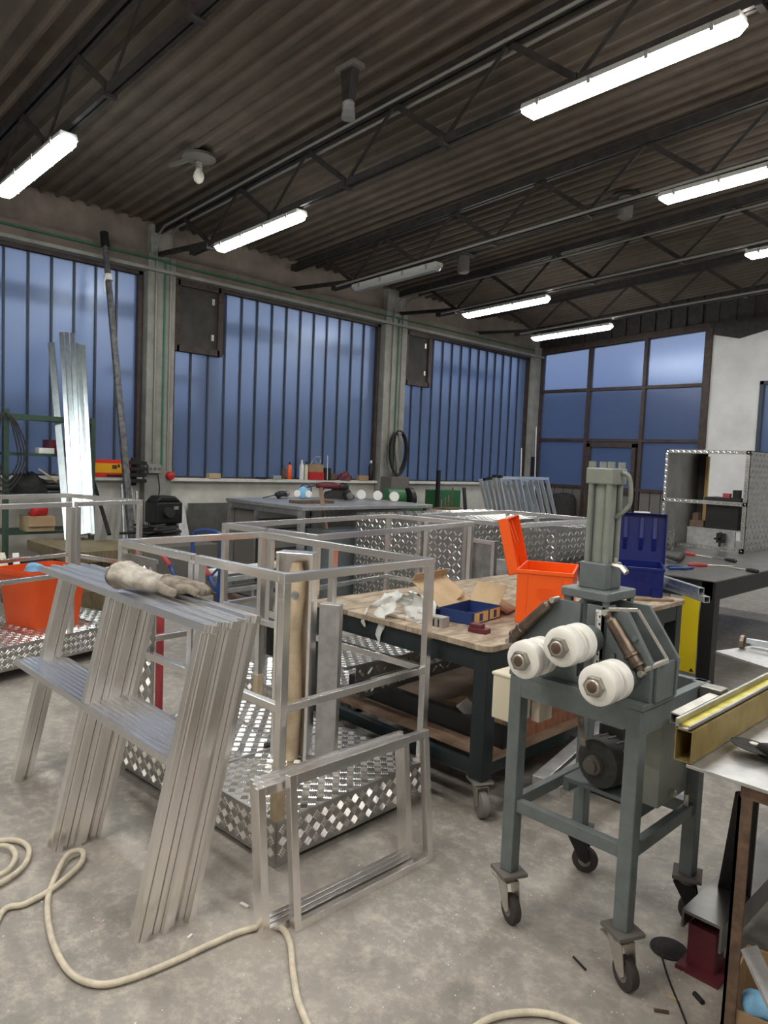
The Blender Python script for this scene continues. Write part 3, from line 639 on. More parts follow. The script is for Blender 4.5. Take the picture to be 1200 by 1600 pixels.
def roller(x, z, sp=0):
    y0 = 1.985
    a = mp('roller', MB().lathe((x,y0,z),(0,1,0),[(0,.036),(.001,.055),(.006,.062),(.040,.064),(.046,.060),(.049,.053),(.057,.053),(.059,.060),(.064,.060),(.067,.050),(.078,.050),(.081,.060),(.084,.063),(.118,.063),(.122,.058),(.123,.03)],48), 'nylon', smooth=True)
    MB().lathe((x,y0+.068,z),(0,1,0),[(0,.0502),(.002,.055),(.008,.055),(.010,.0502)],40).build('steel_ring', 'zinc', a, world=True, smooth=True)
    MB().cyl((x,y0-.020,z),(x,y0+.001,z),.034,n=6).build('hex_nut', 'nut', a, world=True, bevel=.002)
    MB().lathe((x,y0-.023,z),(0,1,0),[(0,.020),(.003,.023),(.01,.023)],28).build('washer', 'zinc', a, world=True, smooth=True)
    MB().lathe((x,y0-.026,z),(0,1,0),[(0,.012),(.002,.017),(.02,.017)],24).build('axle', 'rust', a, world=True, smooth=True)
    MB().lathe((x,y0+.12,z),(0,1,0),[(0,.04),(.075,.045)],28).build('bearing_collar', 'machine', a, world=True, smooth=True)
roller(-1.345, 1.018); roller(-1.208, 1.090); roller(-1.078, 1.000)
def gas_spring(a, b, nm):
    a = Vector(a); b = Vector(b); d = b-a; L = d.length; d.normalize()
    o = mp('damper', MB().lathe(a,d,[(0,.010),(.01,.014),(.02,.010),(.03,.019),(L*.55,.021),(L*.68,.021),(L*.69,.025),(L*.73,.025),(L*.74,.020),(L*.84,.020),(L*.85,.024),(L*.89,.024),(L*.9,.014),(L,.009)],20), 'spring', smooth=True)
    for q in (a, b): MB().cyl(q+Vector((0,-.014,0)),q+Vector((0,.03,0)),.010,n=12).build('eye_bolt', 'zinc', o, world=True)
gas_spring((-1.352,2.165,1.198), (-1.525,2.165,1.020), 'l'); gas_spring((-1.155,2.165,1.190), (-1.022,2.165,1.020), 'r')
mp('tension_link', MB().bar((-1.15,2.17,1.200),(-1.075,2.22,1.205),.012).bar((-1.075,2.22,1.205),(-.975,2.24,1.06),.007,.010).bar((-1.02,2.17,1.03),(-.975,2.24,1.06),.014), 'zinc', bevel=.002)
for p in ((-1.41,1.12),(-1.13,1.05),(-1.06,1.12)): mp('bolt', MB().cyl((p[0],2.175,p[1]),(p[0],2.19,p[1]),.009,n=6), 'machine')
mp('control_box', MB().box(-1.615,-1.515,2.20,2.31,.705,.875).box(-1.62,-1.515,2.195,2.315,.868,.882), 'cream', bevel=.006, label='cream plastic control box')
mp('cable_box', MB().box(-1.45,-1.415,2.215,2.30,.735,.83), 'paper', bevel=.004)
mt = mp('electric_motor', MB().lathe((-1.26,2.35,.60),(0.15,1,0),[(0,.035),(.002,.06),(.012,.085),(.02,.088),(.19,.088),(.20,.075),(.21,.03)],28), 'motor_dark', smooth=True, label='dark dusty electric motor')
MB().lathe((-1.265,2.31,.60),(0.15,1,0),[(0,.018),(.004,.026),(.02,.026),(.022,.034),(.04,.034)],20).build('pulley', 'dust_grey', mt, world=True, smooth=True)
f = MB()
for i in range(18):
    t = i*6.28318/18; c = Vector((-1.245,2.46,.60)); d = Vector((math.cos(t)*.087,0,math.sin(t)*.087)); f.bar(c+d+Vector((-.01,-.06,0)),c+d+Vector((.012,.08,0)),.006,.012,up=d)
f.build('fins', 'dust_grey', mt, world=True)
MB().box(-1.30,-1.21,2.44,2.54,.68,.72).build('terminal_box', 'motor_dark', mt, world=True)
mp('motor_bracket', MB().box(-1.40,-1.10,2.38,2.64,.485,.50).box(-1.40,-1.375,2.38,2.64,.45,.485).box(-1.13,-1.10,2.38,2.64,.45,.485))
mp('belt_strap', MB().bar((-1.33,2.33,.84),(-1.30,2.33,.66),.022,.003,up=(0,1,0)), 'leather_dark')
mp('oil_tank', MB().box(-1.11,-1.045,2.40,2.63,.50,.80).box(-1.115,-1.04,2.395,2.635,.795,.805), 'machine_head', bevel=.004)
mp('tank_plug', MB().cyl((-1.045,2.5,.53),(-1.03,2.5,.53),.014,n=16).cyl((-1.035,2.5,.53),(-1.025,2.5,.53),.007,n=8), 'zinc')
mp('drain_pipe', MB().cyl((-1.03,2.60,.50),(-1.03,2.60,.45),.008,n=10), 'zinc')
mp('clamp_tube', MB().bar((-.965,2.30,.862),(-.945,2.56,.880),.034,.034,hollow=.004), 'zinc', label='short square steel tube clamped at the side')
mp('valve_block', MB().box(-1.0,-.925,2.57,2.63,.82,.91), 'nut', bevel=.003)
mp('valve_stem', MB().cyl((-.97,2.60,.77),(-.97,2.60,.82),.02,n=12), 'nut')
mp('valve_knob', MB().cyl((-.99,2.38,.78),(-.94,2.38,.78),.02,n=12), 'nut')
mp('lever', MB().cyl((-.97,2.50,.88),(-.83,2.52,.875),.007,n=10), 'zinc')

# ================================================================== WOODEN BENCH
bn_ = T('workbench', 'wheeled workbench with worn plywood top and dark green steel frame', 'workbench', (-2.65, 3.73, 0), 0)
BX0, BX1, BY0, BY1 = -.64, .665, -1.065, 1.06
BZ = .82
MB().prism(rr(BX0,BX1,BY0,BY1,.05), 'z', BZ-.028, BZ).build('bench_top', 'ply', bn_, bevel=.002)
for x, y in ((BX0+.06,BY0+.06),(BX1-.06,BY0+.06),(BX0+.06,BY1-.06),(BX1-.06,BY1-.06)):
    MB().box(x-.04,x+.04,y-.04,y+.04,.17,BZ-.029).build('leg', 'bench_green', bn_, bevel=.004)
for a in ((BX0+.10,BX1-.10,BY0+.023,BY0+.06),(BX0+.10,BX1-.10,BY1-.06,BY1-.023),(BX0+.023,BX0+.06,BY0+.10,BY1-.10),(BX1-.06,BX1-.023,BY0+.10,BY1-.10)):
    MB().box(*a, BZ-.13, BZ-.029).build('apron', 'bench_green', bn_, bevel=.003)
    MB().box(*a, .19, .25).build('shelf_rail', 'bench_green', bn_, bevel=.003)
MB().box(BX0+.022,BX1-.022,BY0+.10,BY1-.10,.251,.268).build('lower_shelf', 'shelf_wood', bn_)
MB().box(BX0+.02,BX1-.02,-.05,.0,.36,.42).build('cross_rail', 'bench_green', bn_)
for x, y, a in ((BX1-.06,BY0+.06,-30),(BX0+.06,BY0+.06,10),(BX1-.06,BY1-.06,30),(BX0+.06,BY1-.06,0)):
    c = MB().at((x,y,0),R(a)).box(-.05,.05,-.05,.05,.158,.17).cyl((0,0,.145),(0,0,.158),.03,n=16).build('caster', 'zinc', bn_)
    f = MB().at((x,y,0),R(a))
    for s_ in (-1,1): f.prism([(-.03,.145),(.04,.145),(.055,.06),(.035,.05)], 'y', s_*.028-.002, s_*.028+.002)
    f.box(-.03,.04,-.028,.028,.141,.145).build('fork', 'zinc', c)
    MB().at((x,y,0),R(a)).lathe((.04,-.022,.062),(0,1,0),[(0,.045),(.005,.06),(.014,.062),(.030,.062),(.039,.06),(.044,.045)],28).build('wheel', 'wheel_grey', c, smooth=True)
BT = BZ+.001
def on_bench(px, py, z=BT): return G(px, py, 'z', z)
# orange tool case
def tool_case(label, loc, rz, m, W, D, H, lid_side, gm):
    r = T('tool_case', label, 'toolbox', loc, rz)
    t = .006; o = MB()
    o.box(-W/2,W/2,-D/2,-D/2+t,0,H).box(-W/2,W/2,D/2-t,D/2,0,H).box(-W/2,-W/2+t,-D/2+t,D/2-t,0,H).box(W/2-t,W/2,-D/2+t,D/2-t,0,H).box(-W/2,W/2,-D/2,D/2,0,t)
    o.build('case_body', m, r, bevel=.002)
    MB().box(-W/2-.006,W/2+.006,-D/2-.006,-D/2,H-.02,H).box(-W/2-.006,W/2+.006,D/2,D/2+.006,H-.02,H).box(-W/2-.006,-W/2,-D/2,D/2,H-.02,H).box(W/2,W/2+.006,-D/2,D/2,H-.02,H).build('rim', m, r, bevel=.002)
    rb = MB()
    for x in (-W*.32, W*.30): rb.box(x-.004,x+.004,-D/2-.004,-D/2,.01,H-.02)
    for i in range(5): rb.box(-W*.12,W*.18,-D/2-.003,-D/2,H*.50+i*.012,H*.50+i*.012+.004)
    rb.build('moulded_ribs', m, r)
    return r
orc = tool_case('open orange plastic tool case standing on the plywood bench', (-2.200, 3.455, BT), R(27), 'orange', .285, .40, .285, 0, 0)
# lid stands up at the left short side
L_ = MB().at((-.145,.02,.285),0,ry=R(-14)); h = .27
L_.box(-.055,-.05,-.20,.20,-.03,h).box(-.055,0,-.20,-.193,-.03,h).box(-.055,0,.193,.20,-.03,h).box(-.055,0,-.2,.2,h-.006,h).box(-.055,0,-.2,.2,-.03,-.024)
for yy in (-.1,.0,.1): L_.prism([(-.05,.05),(-.015,.12),(-.03,h-.02),(-.05,h-.02)], 'y', yy-.012, yy+.012)
L_.build('lid', 'orange', orc, bevel=.002)
MB().at((-.145,.02,.285),0,ry=R(-14)).box(-.035,-.005,-.06,.06,h,h+.008).build('handle', 'white', orc, bevel=.002)
blc = tool_case('open dark blue plastic tool case behind the press cylinder', (-2.355, 4.793, BT), R(28), 'blue_case', .34, .42, .19, 0, 0)
L_ = MB().at((.03,.215,.20),0,rx=R(-8)); 
L_.box(-.19,.17,.05,.056,-.03,.33).box(-.19,-.183,.0,.05,-.03,.33).box(.163,.17,.0,.05,-.03,.33).box(-.19,.17,.0,.056,.324,.33)
for xx in (-.11,0,.09): L_.prism([(.05,.06),(.02,.15),(.035,.30),(.05,.30)], 'x', xx-.014, xx+.014)
L_.build('lid', 'blue_case', blc, bevel=.002)
MB().at((.03,.215,.20),0,rx=R(-8)).box(-.06,.05,.01,.045,.33,.342).build('handle', 'white', blc, bevel=.002)
MB().box(.10,.16,-.235,-.215,.0,.05).build('latch', 'blue_case', blc)
# folded cardboard box with blue sides
r = T('cardboard_box', 'open blue and tan cardboard box with raised flaps on the bench', 'box', (-2.511, 3.071, BT), R(8))
MB().box(-.02,.18,-.15,-.147,0,.065).box(.177,.18,-.15,.15,0,.065).box(-.02,-.017,-.15,.15,0,.065).box(-.02,.18,.147,.15,0,.065).box(-.02,.18,-.15,.15,0,.003).build('tray', 'box_blue', r)
MB().box(.180,.1815,-.13,.01,.006,.06).box(.180,.1815,.03,.14,.006,.06).build('yellow_label', 'label_yellow', r)
MB().box(.1815,.1822,-.08,-.045,.012,.052).box(.1815,.1822,.07,.10,.012,.052).build('label_print', 'box_blue', r)
MB().at((-.02,0,.065),0,ry=R(32)).box(-.22,0,-.16,.17,0,.003).at((-.02,0,.065),0,ry=R(32)).box(-.22,-.217,-.16,.17,0,.05).build('back_flap', 'card_light', r)
MB().at((.0,.15,.065),0,rx=R(48)).box(-.02,.17,0,.13,0,.003).build('side_flap', 'card_light', r)
MB().at((-.05,.06,.075),R(30),ry=R(-35)).box(-.12,.05,-.02,.13,0,.003).build('inner_flap', 'cardboard', r)
# second open carton
r = T('carton', 'torn brown carton lying open behind the blue cardboard box', 'box', (-2.594, 3.341, BT), R(20))
MB().box(-.13,.12,-.1,.1,0,.05).build('tray', 'cardboard', r)
MB().at((-.13,0,.05),0,ry=R(-60)).box(-.12,0,-.1,.1,0,.003).build('flap', 'card_light', r)
MB().at((.12,0,.05),0,ry=R(25)).box(0,.1,-.1,.1,0,.003).build('flap', 'cardboard', r)
# angle grinder / tube
r = T('angle_grinder', 'steel-nosed power tool lying between the bag and the blue box', 'power tool', (-2.625, 2.905, BT+.035), R(-70))
MB().lathe((-.10,0,.0),(1,0,0),[(0,.02),(.01,.03),(.09,.031),(.10,.027)],20).build('body', 'light_blue', r, smooth=True)
MB().lathe((0,0,.0),(1,0,0),[(0,.029),(.01,.034),(.05,.034),(.06,.03),(.075,.03),(.078,.026),(.079,.012)],24).build('nose', 'zinc', r, smooth=True)
MB().tube([(-.10,0,0),(-.16,.02,-.01),(-.22,.06,-.02)],.01).build('cable', 'black', r, smooth=True)
tag(MB().at((-2.200, 2.864, BT),R(10)).box(-.05,.05,-.028,.028,0,.024).box(-.045,.02,-.022,.022,.024,.042).build('small_parts_box', 'maroon', bevel=.003), 'small dark red and black box at the near edge of the bench', 'box')
tag(MB().at((-2.397, 2.801, BT),R(5)).box(-.05,-.03,-.03,.03,0,.04).box(-.02,.0,-.03,.03,0,.04).box(.01,.03,-.03,.03,0,.04).box(-.05,.03,-.03,.03,.04,.05).build('slotted_block', 'alu_dull'), 'small slotted metal block beside the plastic bag', 'block')
tag(MB().at((-2.843, 3.092, BT),R(5)).box(-.07,.07,-.03,.03,0,.03).build('small_carton', 'black', bevel=.002), 'small black box behind the plastic bag', 'box')
tag(MB().at((-2.594, 3.040, BT),R(5)).box(-.06,.06,-.03,.03,0,.03).build('small_carton', 'box_blue', bevel=.002), 'small blue box just behind the power tool', 'box')
# crumpled white plastic bag
def ribbon(mb, pts, ws, side, cr=.01):
    pts = [Vector(p) for p in pts]; side = Vector(side).normalized(); n = 7; vs = []; fs = []
    for k, p in enumerate(pts):
        for i in range(n):
            t = (i/(n-1)-.5)*ws[k]; q = p+side*t
            q += Vector((noise.noise(q*38), noise.noise(q*38+Vector((9,2,4))), noise.noise(q*38+Vector((3,8,1)))))*cr
            vs.append(q)
    for k in range(len(pts)-1):
        for i in range(n-1): fs.append((k*n+i,k*n+i+1,(k+1)*n+i+1,(k+1)*n+i))
    return mb.add(vs, fs)
bg_ = T('plastic_bag', 'crumpled white plastic bag hanging over the bench edge', 'plastic bag', (-2.594, 2.718, BT))
a = [G(655,975,'y',2.760), G(648,955,'y',2.781), G(640,930,'y',2.801), G(618,928,'y',2.760), G(603,950,'y',2.718), G(596,975,'y',2.682), G(590,1010,'y',2.677)]
P_ = smoothpath(a, 5); ws = [.125+.03*math.sin(i*.9) for i in range(len(P_))]
for i in range(8): ws[-1-i] = .015+.009*i
ribbon(MB(), P_, ws, (1,.25,.2), .026).build('bag_fold', 'plastic_bag', bg_, world=True, smooth='all', solid=.001)
a = [G(640,945,'y',2.781), G(620,935,'y',2.760), G(598,940,'y',2.718), G(578,948,'y',2.698), G(570,960,'y',2.677), G(570,980,'y',2.672)]
P_ = smoothpath(a, 4); ws = [.05 for i in range(len(P_))]; ws[-1] = .006; ws[-2] = .012; ws[-3] = .02
ribbon(MB(), P_, ws, (.6,.1,.8), .014).build('bag_handle', 'plastic_bag', bg_, world=True, smooth='all', solid=.001)
a = [G(668,975,'y',2.801), G(668,950,'y',2.822), G(658,932,'y',2.843), G(645,934,'y',2.843), G(650,950,'y',2.822), G(665,960,'y',2.801)]
P_ = smoothpath(a, 4)
ribbon(MB(), P_, [.10]*len(P_), (1,.4,.1), .03).build('bag_fold', 'plastic_bag', bg_, world=True, smooth='all', solid=.001)
tag(MB().at((-2.656, 2.801, BT),R(12)).box(-.10,.09,-.055,.05,0,.018).build('folded_paper', 'paper', bevel=.006), 'folded beige paper under the white plastic bag', 'paper')
# aluminium tubes on the far end of the bench
pl = ['left square aluminium tube sticking out over the bench end', 'middle square aluminium tube sticking out over the bench end', 'right square aluminium tube sticking out over the bench end', 'square aluminium tube lying on top of the other three']
for i, (dx, dz) in enumerate(((-.0,0),(.055,0),(.11,-.0),(.03,.041))):
    x = -2.08+dx*.8
    tag(MB().bar((x-.42,5.28-dx*.8,BT+.021+dz),(x+.14,4.86-dx*.8,BT+.021+dz),.04,.04,hollow=.003).build('square_tube', 'galv'), pl[i], 'metal tube', 'square tubes on the bench end')
tag(MB().bar((-2.200, 4.409, BT+.008),(-2.002, 4.617, BT+.008),.02,.012).build('wood_stick', 'shelf_wood'), 'thin wooden stick beside the blue tool case', 'stick')
# under the bench
tag(MB().at((-2.62,3.14,.269)).box(-.55,.58,-.25,-.2,.0,.1).build('dark_rail', 'black') , 'black steel rail lying on the lower bench shelf', 'rail')
for i, (z, lb) in enumerate(((.47,'upper dark checker plate strip sticking through under the bench'),(.37,'lower dark checker plate strip sticking through under the bench'))):
    a = Vector((-2.80,2.60+.03*i,z)); U = Vector((.03,1,.05)).normalized()
    s = MB(); V = Vector((0,0,1)); N = U.cross(V)
    Ls = 1.35; hh = .075
    s.add([a,a+U*Ls,a+U*Ls+V*hh,a+V*hh,a-N*.004,a+U*Ls-N*.004,a+U*Ls+V*hh-N*.004,a+V*hh-N*.004],[(0,1,2,3),(5,4,7,6),(0,4,5,1),(1,5,6,2),(2,6,7,3),(3,7,4,0)])
    s.pads(a, U, V, Ls, hh, .06, 1, ht=.005); s.box(a.x-.03,a.x,2.53,3.8,z+hh,z+hh+.004)
    tag(s.build('checker_strip', 'steel_sheet'), lb, 'metal strip', 'checker strips under the bench')
tag(MB().at((-2.36,3.08,.269),0).box(-.14,.12,-.07,.08,0,.10).build('carton', 'cardboard', bevel=.003), 'low brown carton on the lower bench shelf', 'box')
tag(MB().bar((-2.32,2.90,.43),(-2.23,3.02,.285),.07,.025,up=(1,-1,0)).build('angle_bracket', 'alu_dull', bevel=.002), 'grey metal bracket leaning on the carton under the bench', 'bracket')
tag(MB().bar((-2.12,3.00,.296),(-2.22,3.4,.296),.05,.05,hollow=.003).build('square_tube', 'steel'), 'short dark square tube lying on the lower bench shelf', 'metal tube')
tag(MB().at((-2.06,3.8,.269),0).box(-.06,.0,-.9,.5,0,.07).build('wood_beam', 'red_wood'), 'reddish wooden beam on the lower bench shelf, behind the machine stand', 'beam')
tag(MB().bar((-1.77,2.80,.225),(-1.90,3.75,.30),.07,.05).build('steel_beam', 'steel', bevel=.003), 'grey box beam jutting out under the machine stand, longer one', 'beam', 'beams under the machine')
tag(MB().bar((-1.66,2.74,.245),(-1.78,3.75,.31),.07,.05).build('steel_beam', 'steel', bevel=.003), 'grey box beam jutting out under the machine stand, nearer the motor', 'beam', 'beams under the machine')
tag(MB().box(-1.95,-1.55,3.35,3.5,0,.26).build('support_block', 'black_matt'), 'dark block on the floor carrying the two grey beams', 'block')


# ================================================================== STEEL TABLE WITH TOOLS
st = T('steel_table', 'large dark steel table behind the wooden bench, tools lying on it', 'table', (-3.2, 7.2, 0))
TZ2 = .85
MB().prism([(-3.28,5.60),(-2.12,5.60),(-2.12,9.3),(-4.3,9.3),(-4.3,7.78),(-3.28,7.78)],'z',TZ2-.012,TZ2).build('table_top', 'steel_sheet', st, world=True, bevel=.003)
for a in ((-3.27,-2.14,5.61,5.66),(-4.3,-2.14,9.24,9.29),(-2.18,-2.125,5.66,9.24),(-4.3,-4.25,7.83,9.24),(-3.27,-3.22,5.66,7.8)): MB().box(*a,TZ2-.15,TZ2-.013).build('apron','black',st,world=True)
for x, y in ((-2.17,5.66),(-3.22,5.66),(-2.17,9.22),(-4.25,9.22)):
    MB().box(x-.05,x+.05,y-.05,y+.05,0,TZ2-.013).build('leg','black',st,world=True)
MB().box(-2.36,-2.225,5.60,5.604,.12,.74).build('yellow_plate','yellow',st,world=True,label='yellow strip with a small black triangle')
MB().prism([(-2.27,.13),(-2.235,.13),(-2.2525,.16)],'y',5.597,5.6).build('warning_triangle','black',st,world=True)
TT = TZ2+.001
def screwdriver(label, px0, px1, colr, n='screwdriver'):
    a = G(*px0,'z',TT+.015); b = G(*px1,'z',TT+.008); d = (b-a); L = d.length; d.normalize()
    r = T(n, label, 'tool', a, 0)
    MB().lathe(a,d,[(0,.010),(.01,.017),(L*.28,.018),(L*.36,.012),(L*.4,.012)],14).build('grip',colr,r,world=True,smooth=True)
    MB().cyl(a+d*L*.38,b,.006,n=8).build('shaft','zinc',r,world=True)
screwdriver('red-handled screwdriver farther back on the steel table', (1070,864), (1112,871), 'red_grip')
screwdriver('red-handled screwdriver in front, pointing right on the steel table', (1075,882), (1148,885), 'red_grip')
screwdriver('black-handled screwdriver with its grip at the right on the steel table', (1150,877), (1110,869), 'black')
screwdriver('dark tool beside the blue pliers on the steel table', (1185,893), (1140,886), 'black')
r = T('pliers', 'blue-handled pliers nearest the blue tool case', 'tool', G(1060,886,'z',TT))
for k, (a, b) in enumerate((((1043,884),(1072,889)),((1045,888),(1083,887)))):
    p0 = G(*a,'z',TT+.012); p1 = G(*b,'z',TT+.012); MB().tube(smoothpath([p0,(p0+p1)/2+Vector((.01,.03*(-1)**k,0)),p1],5),.011).build('grip','blue_paint',r,world=True,smooth=True)
p0 = G(1043,885,'z',TT+.012); MB().bar(p0,p0+Vector((-.08,.02,0)),.03,.015).build('jaw','steel',r,world=True)
tag(MB().tube(smoothpath([G(1043,870,'z',TT+.03),G(1050,872,'z',TT+.04),G(1060,874,'z',TT+.03),G(1068,866,'z',TT+.02)],5),.018).build('cable','black_matt',smooth=True),'short black cable on the steel table beside the blue case','cable')
# checker plate open cabinet on the table
cb = T('checker_plate_cabinet', 'open-fronted checker plate cabinet standing on the steel table, black battery inside', 'cabinet', (-3.2, 7.95, TT))
x0, x1, y0, y1, z0, z1 = -3.60, -2.72, 7.85, 8.75, TT, 1.90
s_ = MB().box(x0,x0+.015,y0,y1,z0,z1); s_.build('left_panel','steel_sheet',cb,world=True)
s_ = MB().box(x1-.006,x1,y0,y1,z0,z1); s_.pads((x1,y0,z0),(0,1,0),(0,0,1),y1-y0,z1-z0,.055,1); s_.build('right_panel','tread',cb,world=True)
for (a,b,c,d) in ((x0,x1,z1-.04,z1),(x0,x1,z0,z0+.045),(x0,x0+.03,z0,z1),(x1-.04,x1,z0,z1),(x0,x1,1.33,1.37)):
    q = MB().box(a,b,y0-.005,y0+.02,c,d)
    if b-a > .1: q.pads((a,y0-.005,c),(1,0,0),(0,0,1),b-a,d-c,.03,1,margin=.004)
    else: q.pads((a,y0-.005,c),(1,0,0),(0,0,1),b-a,d-c,.03,1,margin=.004)
    q.build('front_frame','tread',cb,world=True)
MB().box(x0,x1,y0,y1,z1-.006,z1).build('top_panel','tread',cb,world=True)
MB().box(x0,x0+.10,y1-.02,y1,z0,z1).build('back_door','vent',cb,world=True)
MB().box(x0+.10,x0+.13,y1-.05,y1-.01,z0+.05,z1-.05).build('hinge_strip','label_yellow',cb,world=True)
MB().box(x0+.28,x1-.04,y0+.02,y1-.05,1.06,1.075).build('shelf','alu_dull',cb,world=True)
q = MB().box(x0+.28,x1-.1,y0+.03,y0+.05,z0+.045,1.06); q.build('kick_panel','alu_dull',cb,world=True)
bt = T('battery', 'large black battery inside the checker plate cabinet', 'battery', (-3.0, 8.1, 1.076))
MB().box(-3.16,-2.82,7.93,8.2,1.076,1.36).build('case','black',bt,world=True,bevel=.008)
MB().box(-3.18,-2.80,7.92,8.21,1.36,1.405).build('lid','black_matt',bt,world=True,bevel=.004)
MB().box(-3.02,-2.95,8.0,8.06,1.405,1.45).build('terminal','red_grip',bt,world=True)
MB().box(-2.92,-2.85,8.0,8.06,1.405,1.49).build('terminal','black',bt,world=True)
tag(MB().box(-3.35,-3.2,8.0,8.15,1.076,1.14).box(-3.33,-3.27,8.02,8.1,1.14,1.22).build('electrical_part','rust'),'small red and black electrical part left of the battery','part')
r = tag(MB().box(-2.98,-2.90,7.80,7.85,.94,1.04).bar((-2.94,7.80,1.05),(-2.94,7.80,.90),.02).bar((-3.0,7.80,.98),(-2.88,7.80,.98),.02).build('black_clamp','black'),'small black latch hanging on the cabinet front','latch')
# ================================================================== RIGHT-HAND WELDING TABLE
rt = T('welding_table', 'steel-topped welding table at the right edge with rusty angle-iron legs', 'table', (-.45, 2.4, 0))
W0, W1, Y0, Y1 = -.665, .25, 2.0, 3.0
MB().prism([(-.80,2.0),(.25,2.0),(.25,3.1),(-.95,3.1)],'z',.838,.848).build('table_top','galv_top' if 'galv_top' in M else 'alu_dull',rt,world=True,bevel=.0015)
MB().box(-.66,.25,2.02,2.028,.80,.838).build('front_angle','rust',rt,world=True)
MB().box(-.665,-.657,2.02,2.06,0,.80).box(-.665,-.63,2.02,2.028,0,.80).build('leg','rust',rt,world=True,label='rusty angle-iron leg')
MB().box(.20,.25,2.02,2.06,0,.80).build('leg','black',rt,world=True)
MB().box(-.66,-.61,2.95,3.0,0,.838).build('leg','black',rt,world=True)
MB().box(.20,.25,2.95,3.0,0,.838).build('leg','black',rt,world=True)
# tall rectangular tube with yellow strip along its top
tb = T('rectangular_tube', 'long brass-coloured rectangular tube with a yellow strip on top, lying on the welding table', 'metal tube', (-.82, 2.6, .849))
tx = -.835; w_ = .048
MB().bar((tx+w_/2+.0,2.0,.896),(tx+w_/2-.0,4.1,.896),.048,.09,hollow=.003).build('tube','brass_paint',tb,world=True)
MB().box(tx-.002,tx+.006,2.0,4.1,.941,.968).box(tx+.034,tx+.040,2.0,4.1,.941,.955).box(tx,tx+.04,2.0,4.1,.941,.945).build('track_rail','steel',tb,world=True)
MB().box(tx+.007,tx+.033,2.02,4.1,.945,.950).build('yellow_strip','yellow_dirty',tb,world=True)
gr_ = T('angle_grinder', 'black angle grinder with its disc up on the welding table', 'power tool', G(1185,1170,'z',.849))
p = G(1178,1168,'z',.87)
MB().lathe(p,(.1,.1,1),[(0,.005),(.001,.062),(.004,.064),(.006,.005)],36).build('cutting_disc','black_matt',gr_,world=True,smooth=True)
MB().lathe(p+Vector((0,0,-.004)),(.1,.1,1),[(0,.012),(.016,.016),(.018,.01)],16).build('disc_nut','zinc',gr_,world=True)
MB().tube([p+Vector((0.02,0,-.0)),p+Vector((.08,-.03,.012)),p+Vector((.16,-.06,.014)),p+Vector((.30,-.10,.014))],[.02,.030,.031,.024],16).build('body','black',gr_,world=True,smooth=True)
# under the table
uc = T('channel_beam', 'dark grey channel beam lying under the welding table', 'beam', (-.85, 2.5, 0))
MB().box(-.93,-.80,2.38,4.2,.20,.21).box(-.93,-.922,2.38,4.2,.15,.20).box(-.808,-.80,2.38,4.2,.12,.20).build('channel','steel_sheet',uc,world=True)
MB().box(-.92,-.83,2.42,2.50,.0,.148).box(-.94,-.80,2.38,2.54,0,.012).build('foot','maroon',uc,world=True)
MB().box(-.92,-.83,3.8,3.9,.0,.148).build('foot','maroon',uc,world=True)
tag(MB().add([(-.76,2.28,.70),(-.90,2.60,.211),(-.80,2.62,.211),(-.70,2.30,.72),(-.76,2.29,.70),(-.90,2.61,.211),(-.80,2.63,.211),(-.70,2.31,.72)],[(0,1,2,3),(7,6,5,4),(0,4,5,1),(1,5,6,2),(2,6,7,3),(3,7,4,0)]).build('dark_plate','black'),'dark triangular plate leaning behind the rusty table leg','metal plate')
tag(MB().bar((-.60,2.75,.211),(-.60,2.75,.80),.07,.05).build('black_post','black'),'black post standing on the channel beam under the welding table','post')
tag(MB().bar((-.70,2.60,.45),(-.50,2.60,.43),.04,.09,up=(0,0,1)).build('shiny_block','galv'),'small shiny galvanised block under the welding table','block')
bx = T('cardboard_box', 'open cardboard box at the bottom right corner under the welding table', 'box', (-.55, 2.20, 0), R(8))
for a in ((-.14,.28,-.16,-.155),(-.14,.28,.155,.16),(-.14,-.135,-.16,.16),(.275,.28,-.16,.16)): MB().box(*a,0,.22).build('side','cardboard',bx)
MB().box(-.14,.28,-.16,.16,0,.004).build('bottom','cardboard',bx)
sp = T('spray_bottle', 'light blue bottle with a white cap lying in the bottom right cardboard box', 'bottle', (-.50, 2.13, .20), 0)
a = G(1160,1562,'z',.24); b = G(1230,1585,'z',.22); d = (b-a).normalized()
MB().lathe(a,d,[(0,.012),(.008,.028),(.02,.034),(.10,.034),(.12,.028)],20).build('body','light_blue',sp,world=True,smooth=True)
MB().lathe(a+d*.075,d,[(0,.0345),(.03,.0345)],20).build('cap','white',sp,world=True,smooth=True)
tag(MB().bar(G(1170,1480,'z',.42),G(1225,1600,'z',.30),.05,.01).build('metal_strip','alu_dull'),'flat metal strip leaning over the cardboard box','metal strip')
# thin plate table at the right edge with a small clamp
pt = T('sheet_table', 'thin grey sheet-metal tabletop at the right edge behind the machine', 'table', (-1.0, 3.9, 0))
MB().add([(-1.34,3.60,.79),(-.6,3.30,.79),(-.6,4.6,.79),(-1.10,4.5,.79),(-1.34,3.60,.80),(-.6,3.30,.80),(-.6,4.6,.80),(-1.10,4.5,.80)],[(3,2,1,0),(4,5,6,7),(0,1,5,4),(1,2,6,5),(2,3,7,6),(3,0,4,7)]).build('table_top','alu_dull',pt,world=True)
MB().box(-.80,-.75,3.55,3.6,0,.79).build('leg','black',pt,world=True); MB().box(-.80,-.75,4.35,4.4,0,.79).build('leg','black',pt,world=True)
ck = T('bar_clamp', 'shiny steel bar clamp on the thin sheet tabletop', 'clamp', (-1.1, 4.0, .80))
p = G(1160,1003,'z',.83)
MB().lathe(p+Vector((-.01,0,0)),(1,.1,0),[(0,.02),(.003,.035),(.02,.035),(.025,.02)],20).build('collar','spring',ck,world=True,smooth=True)
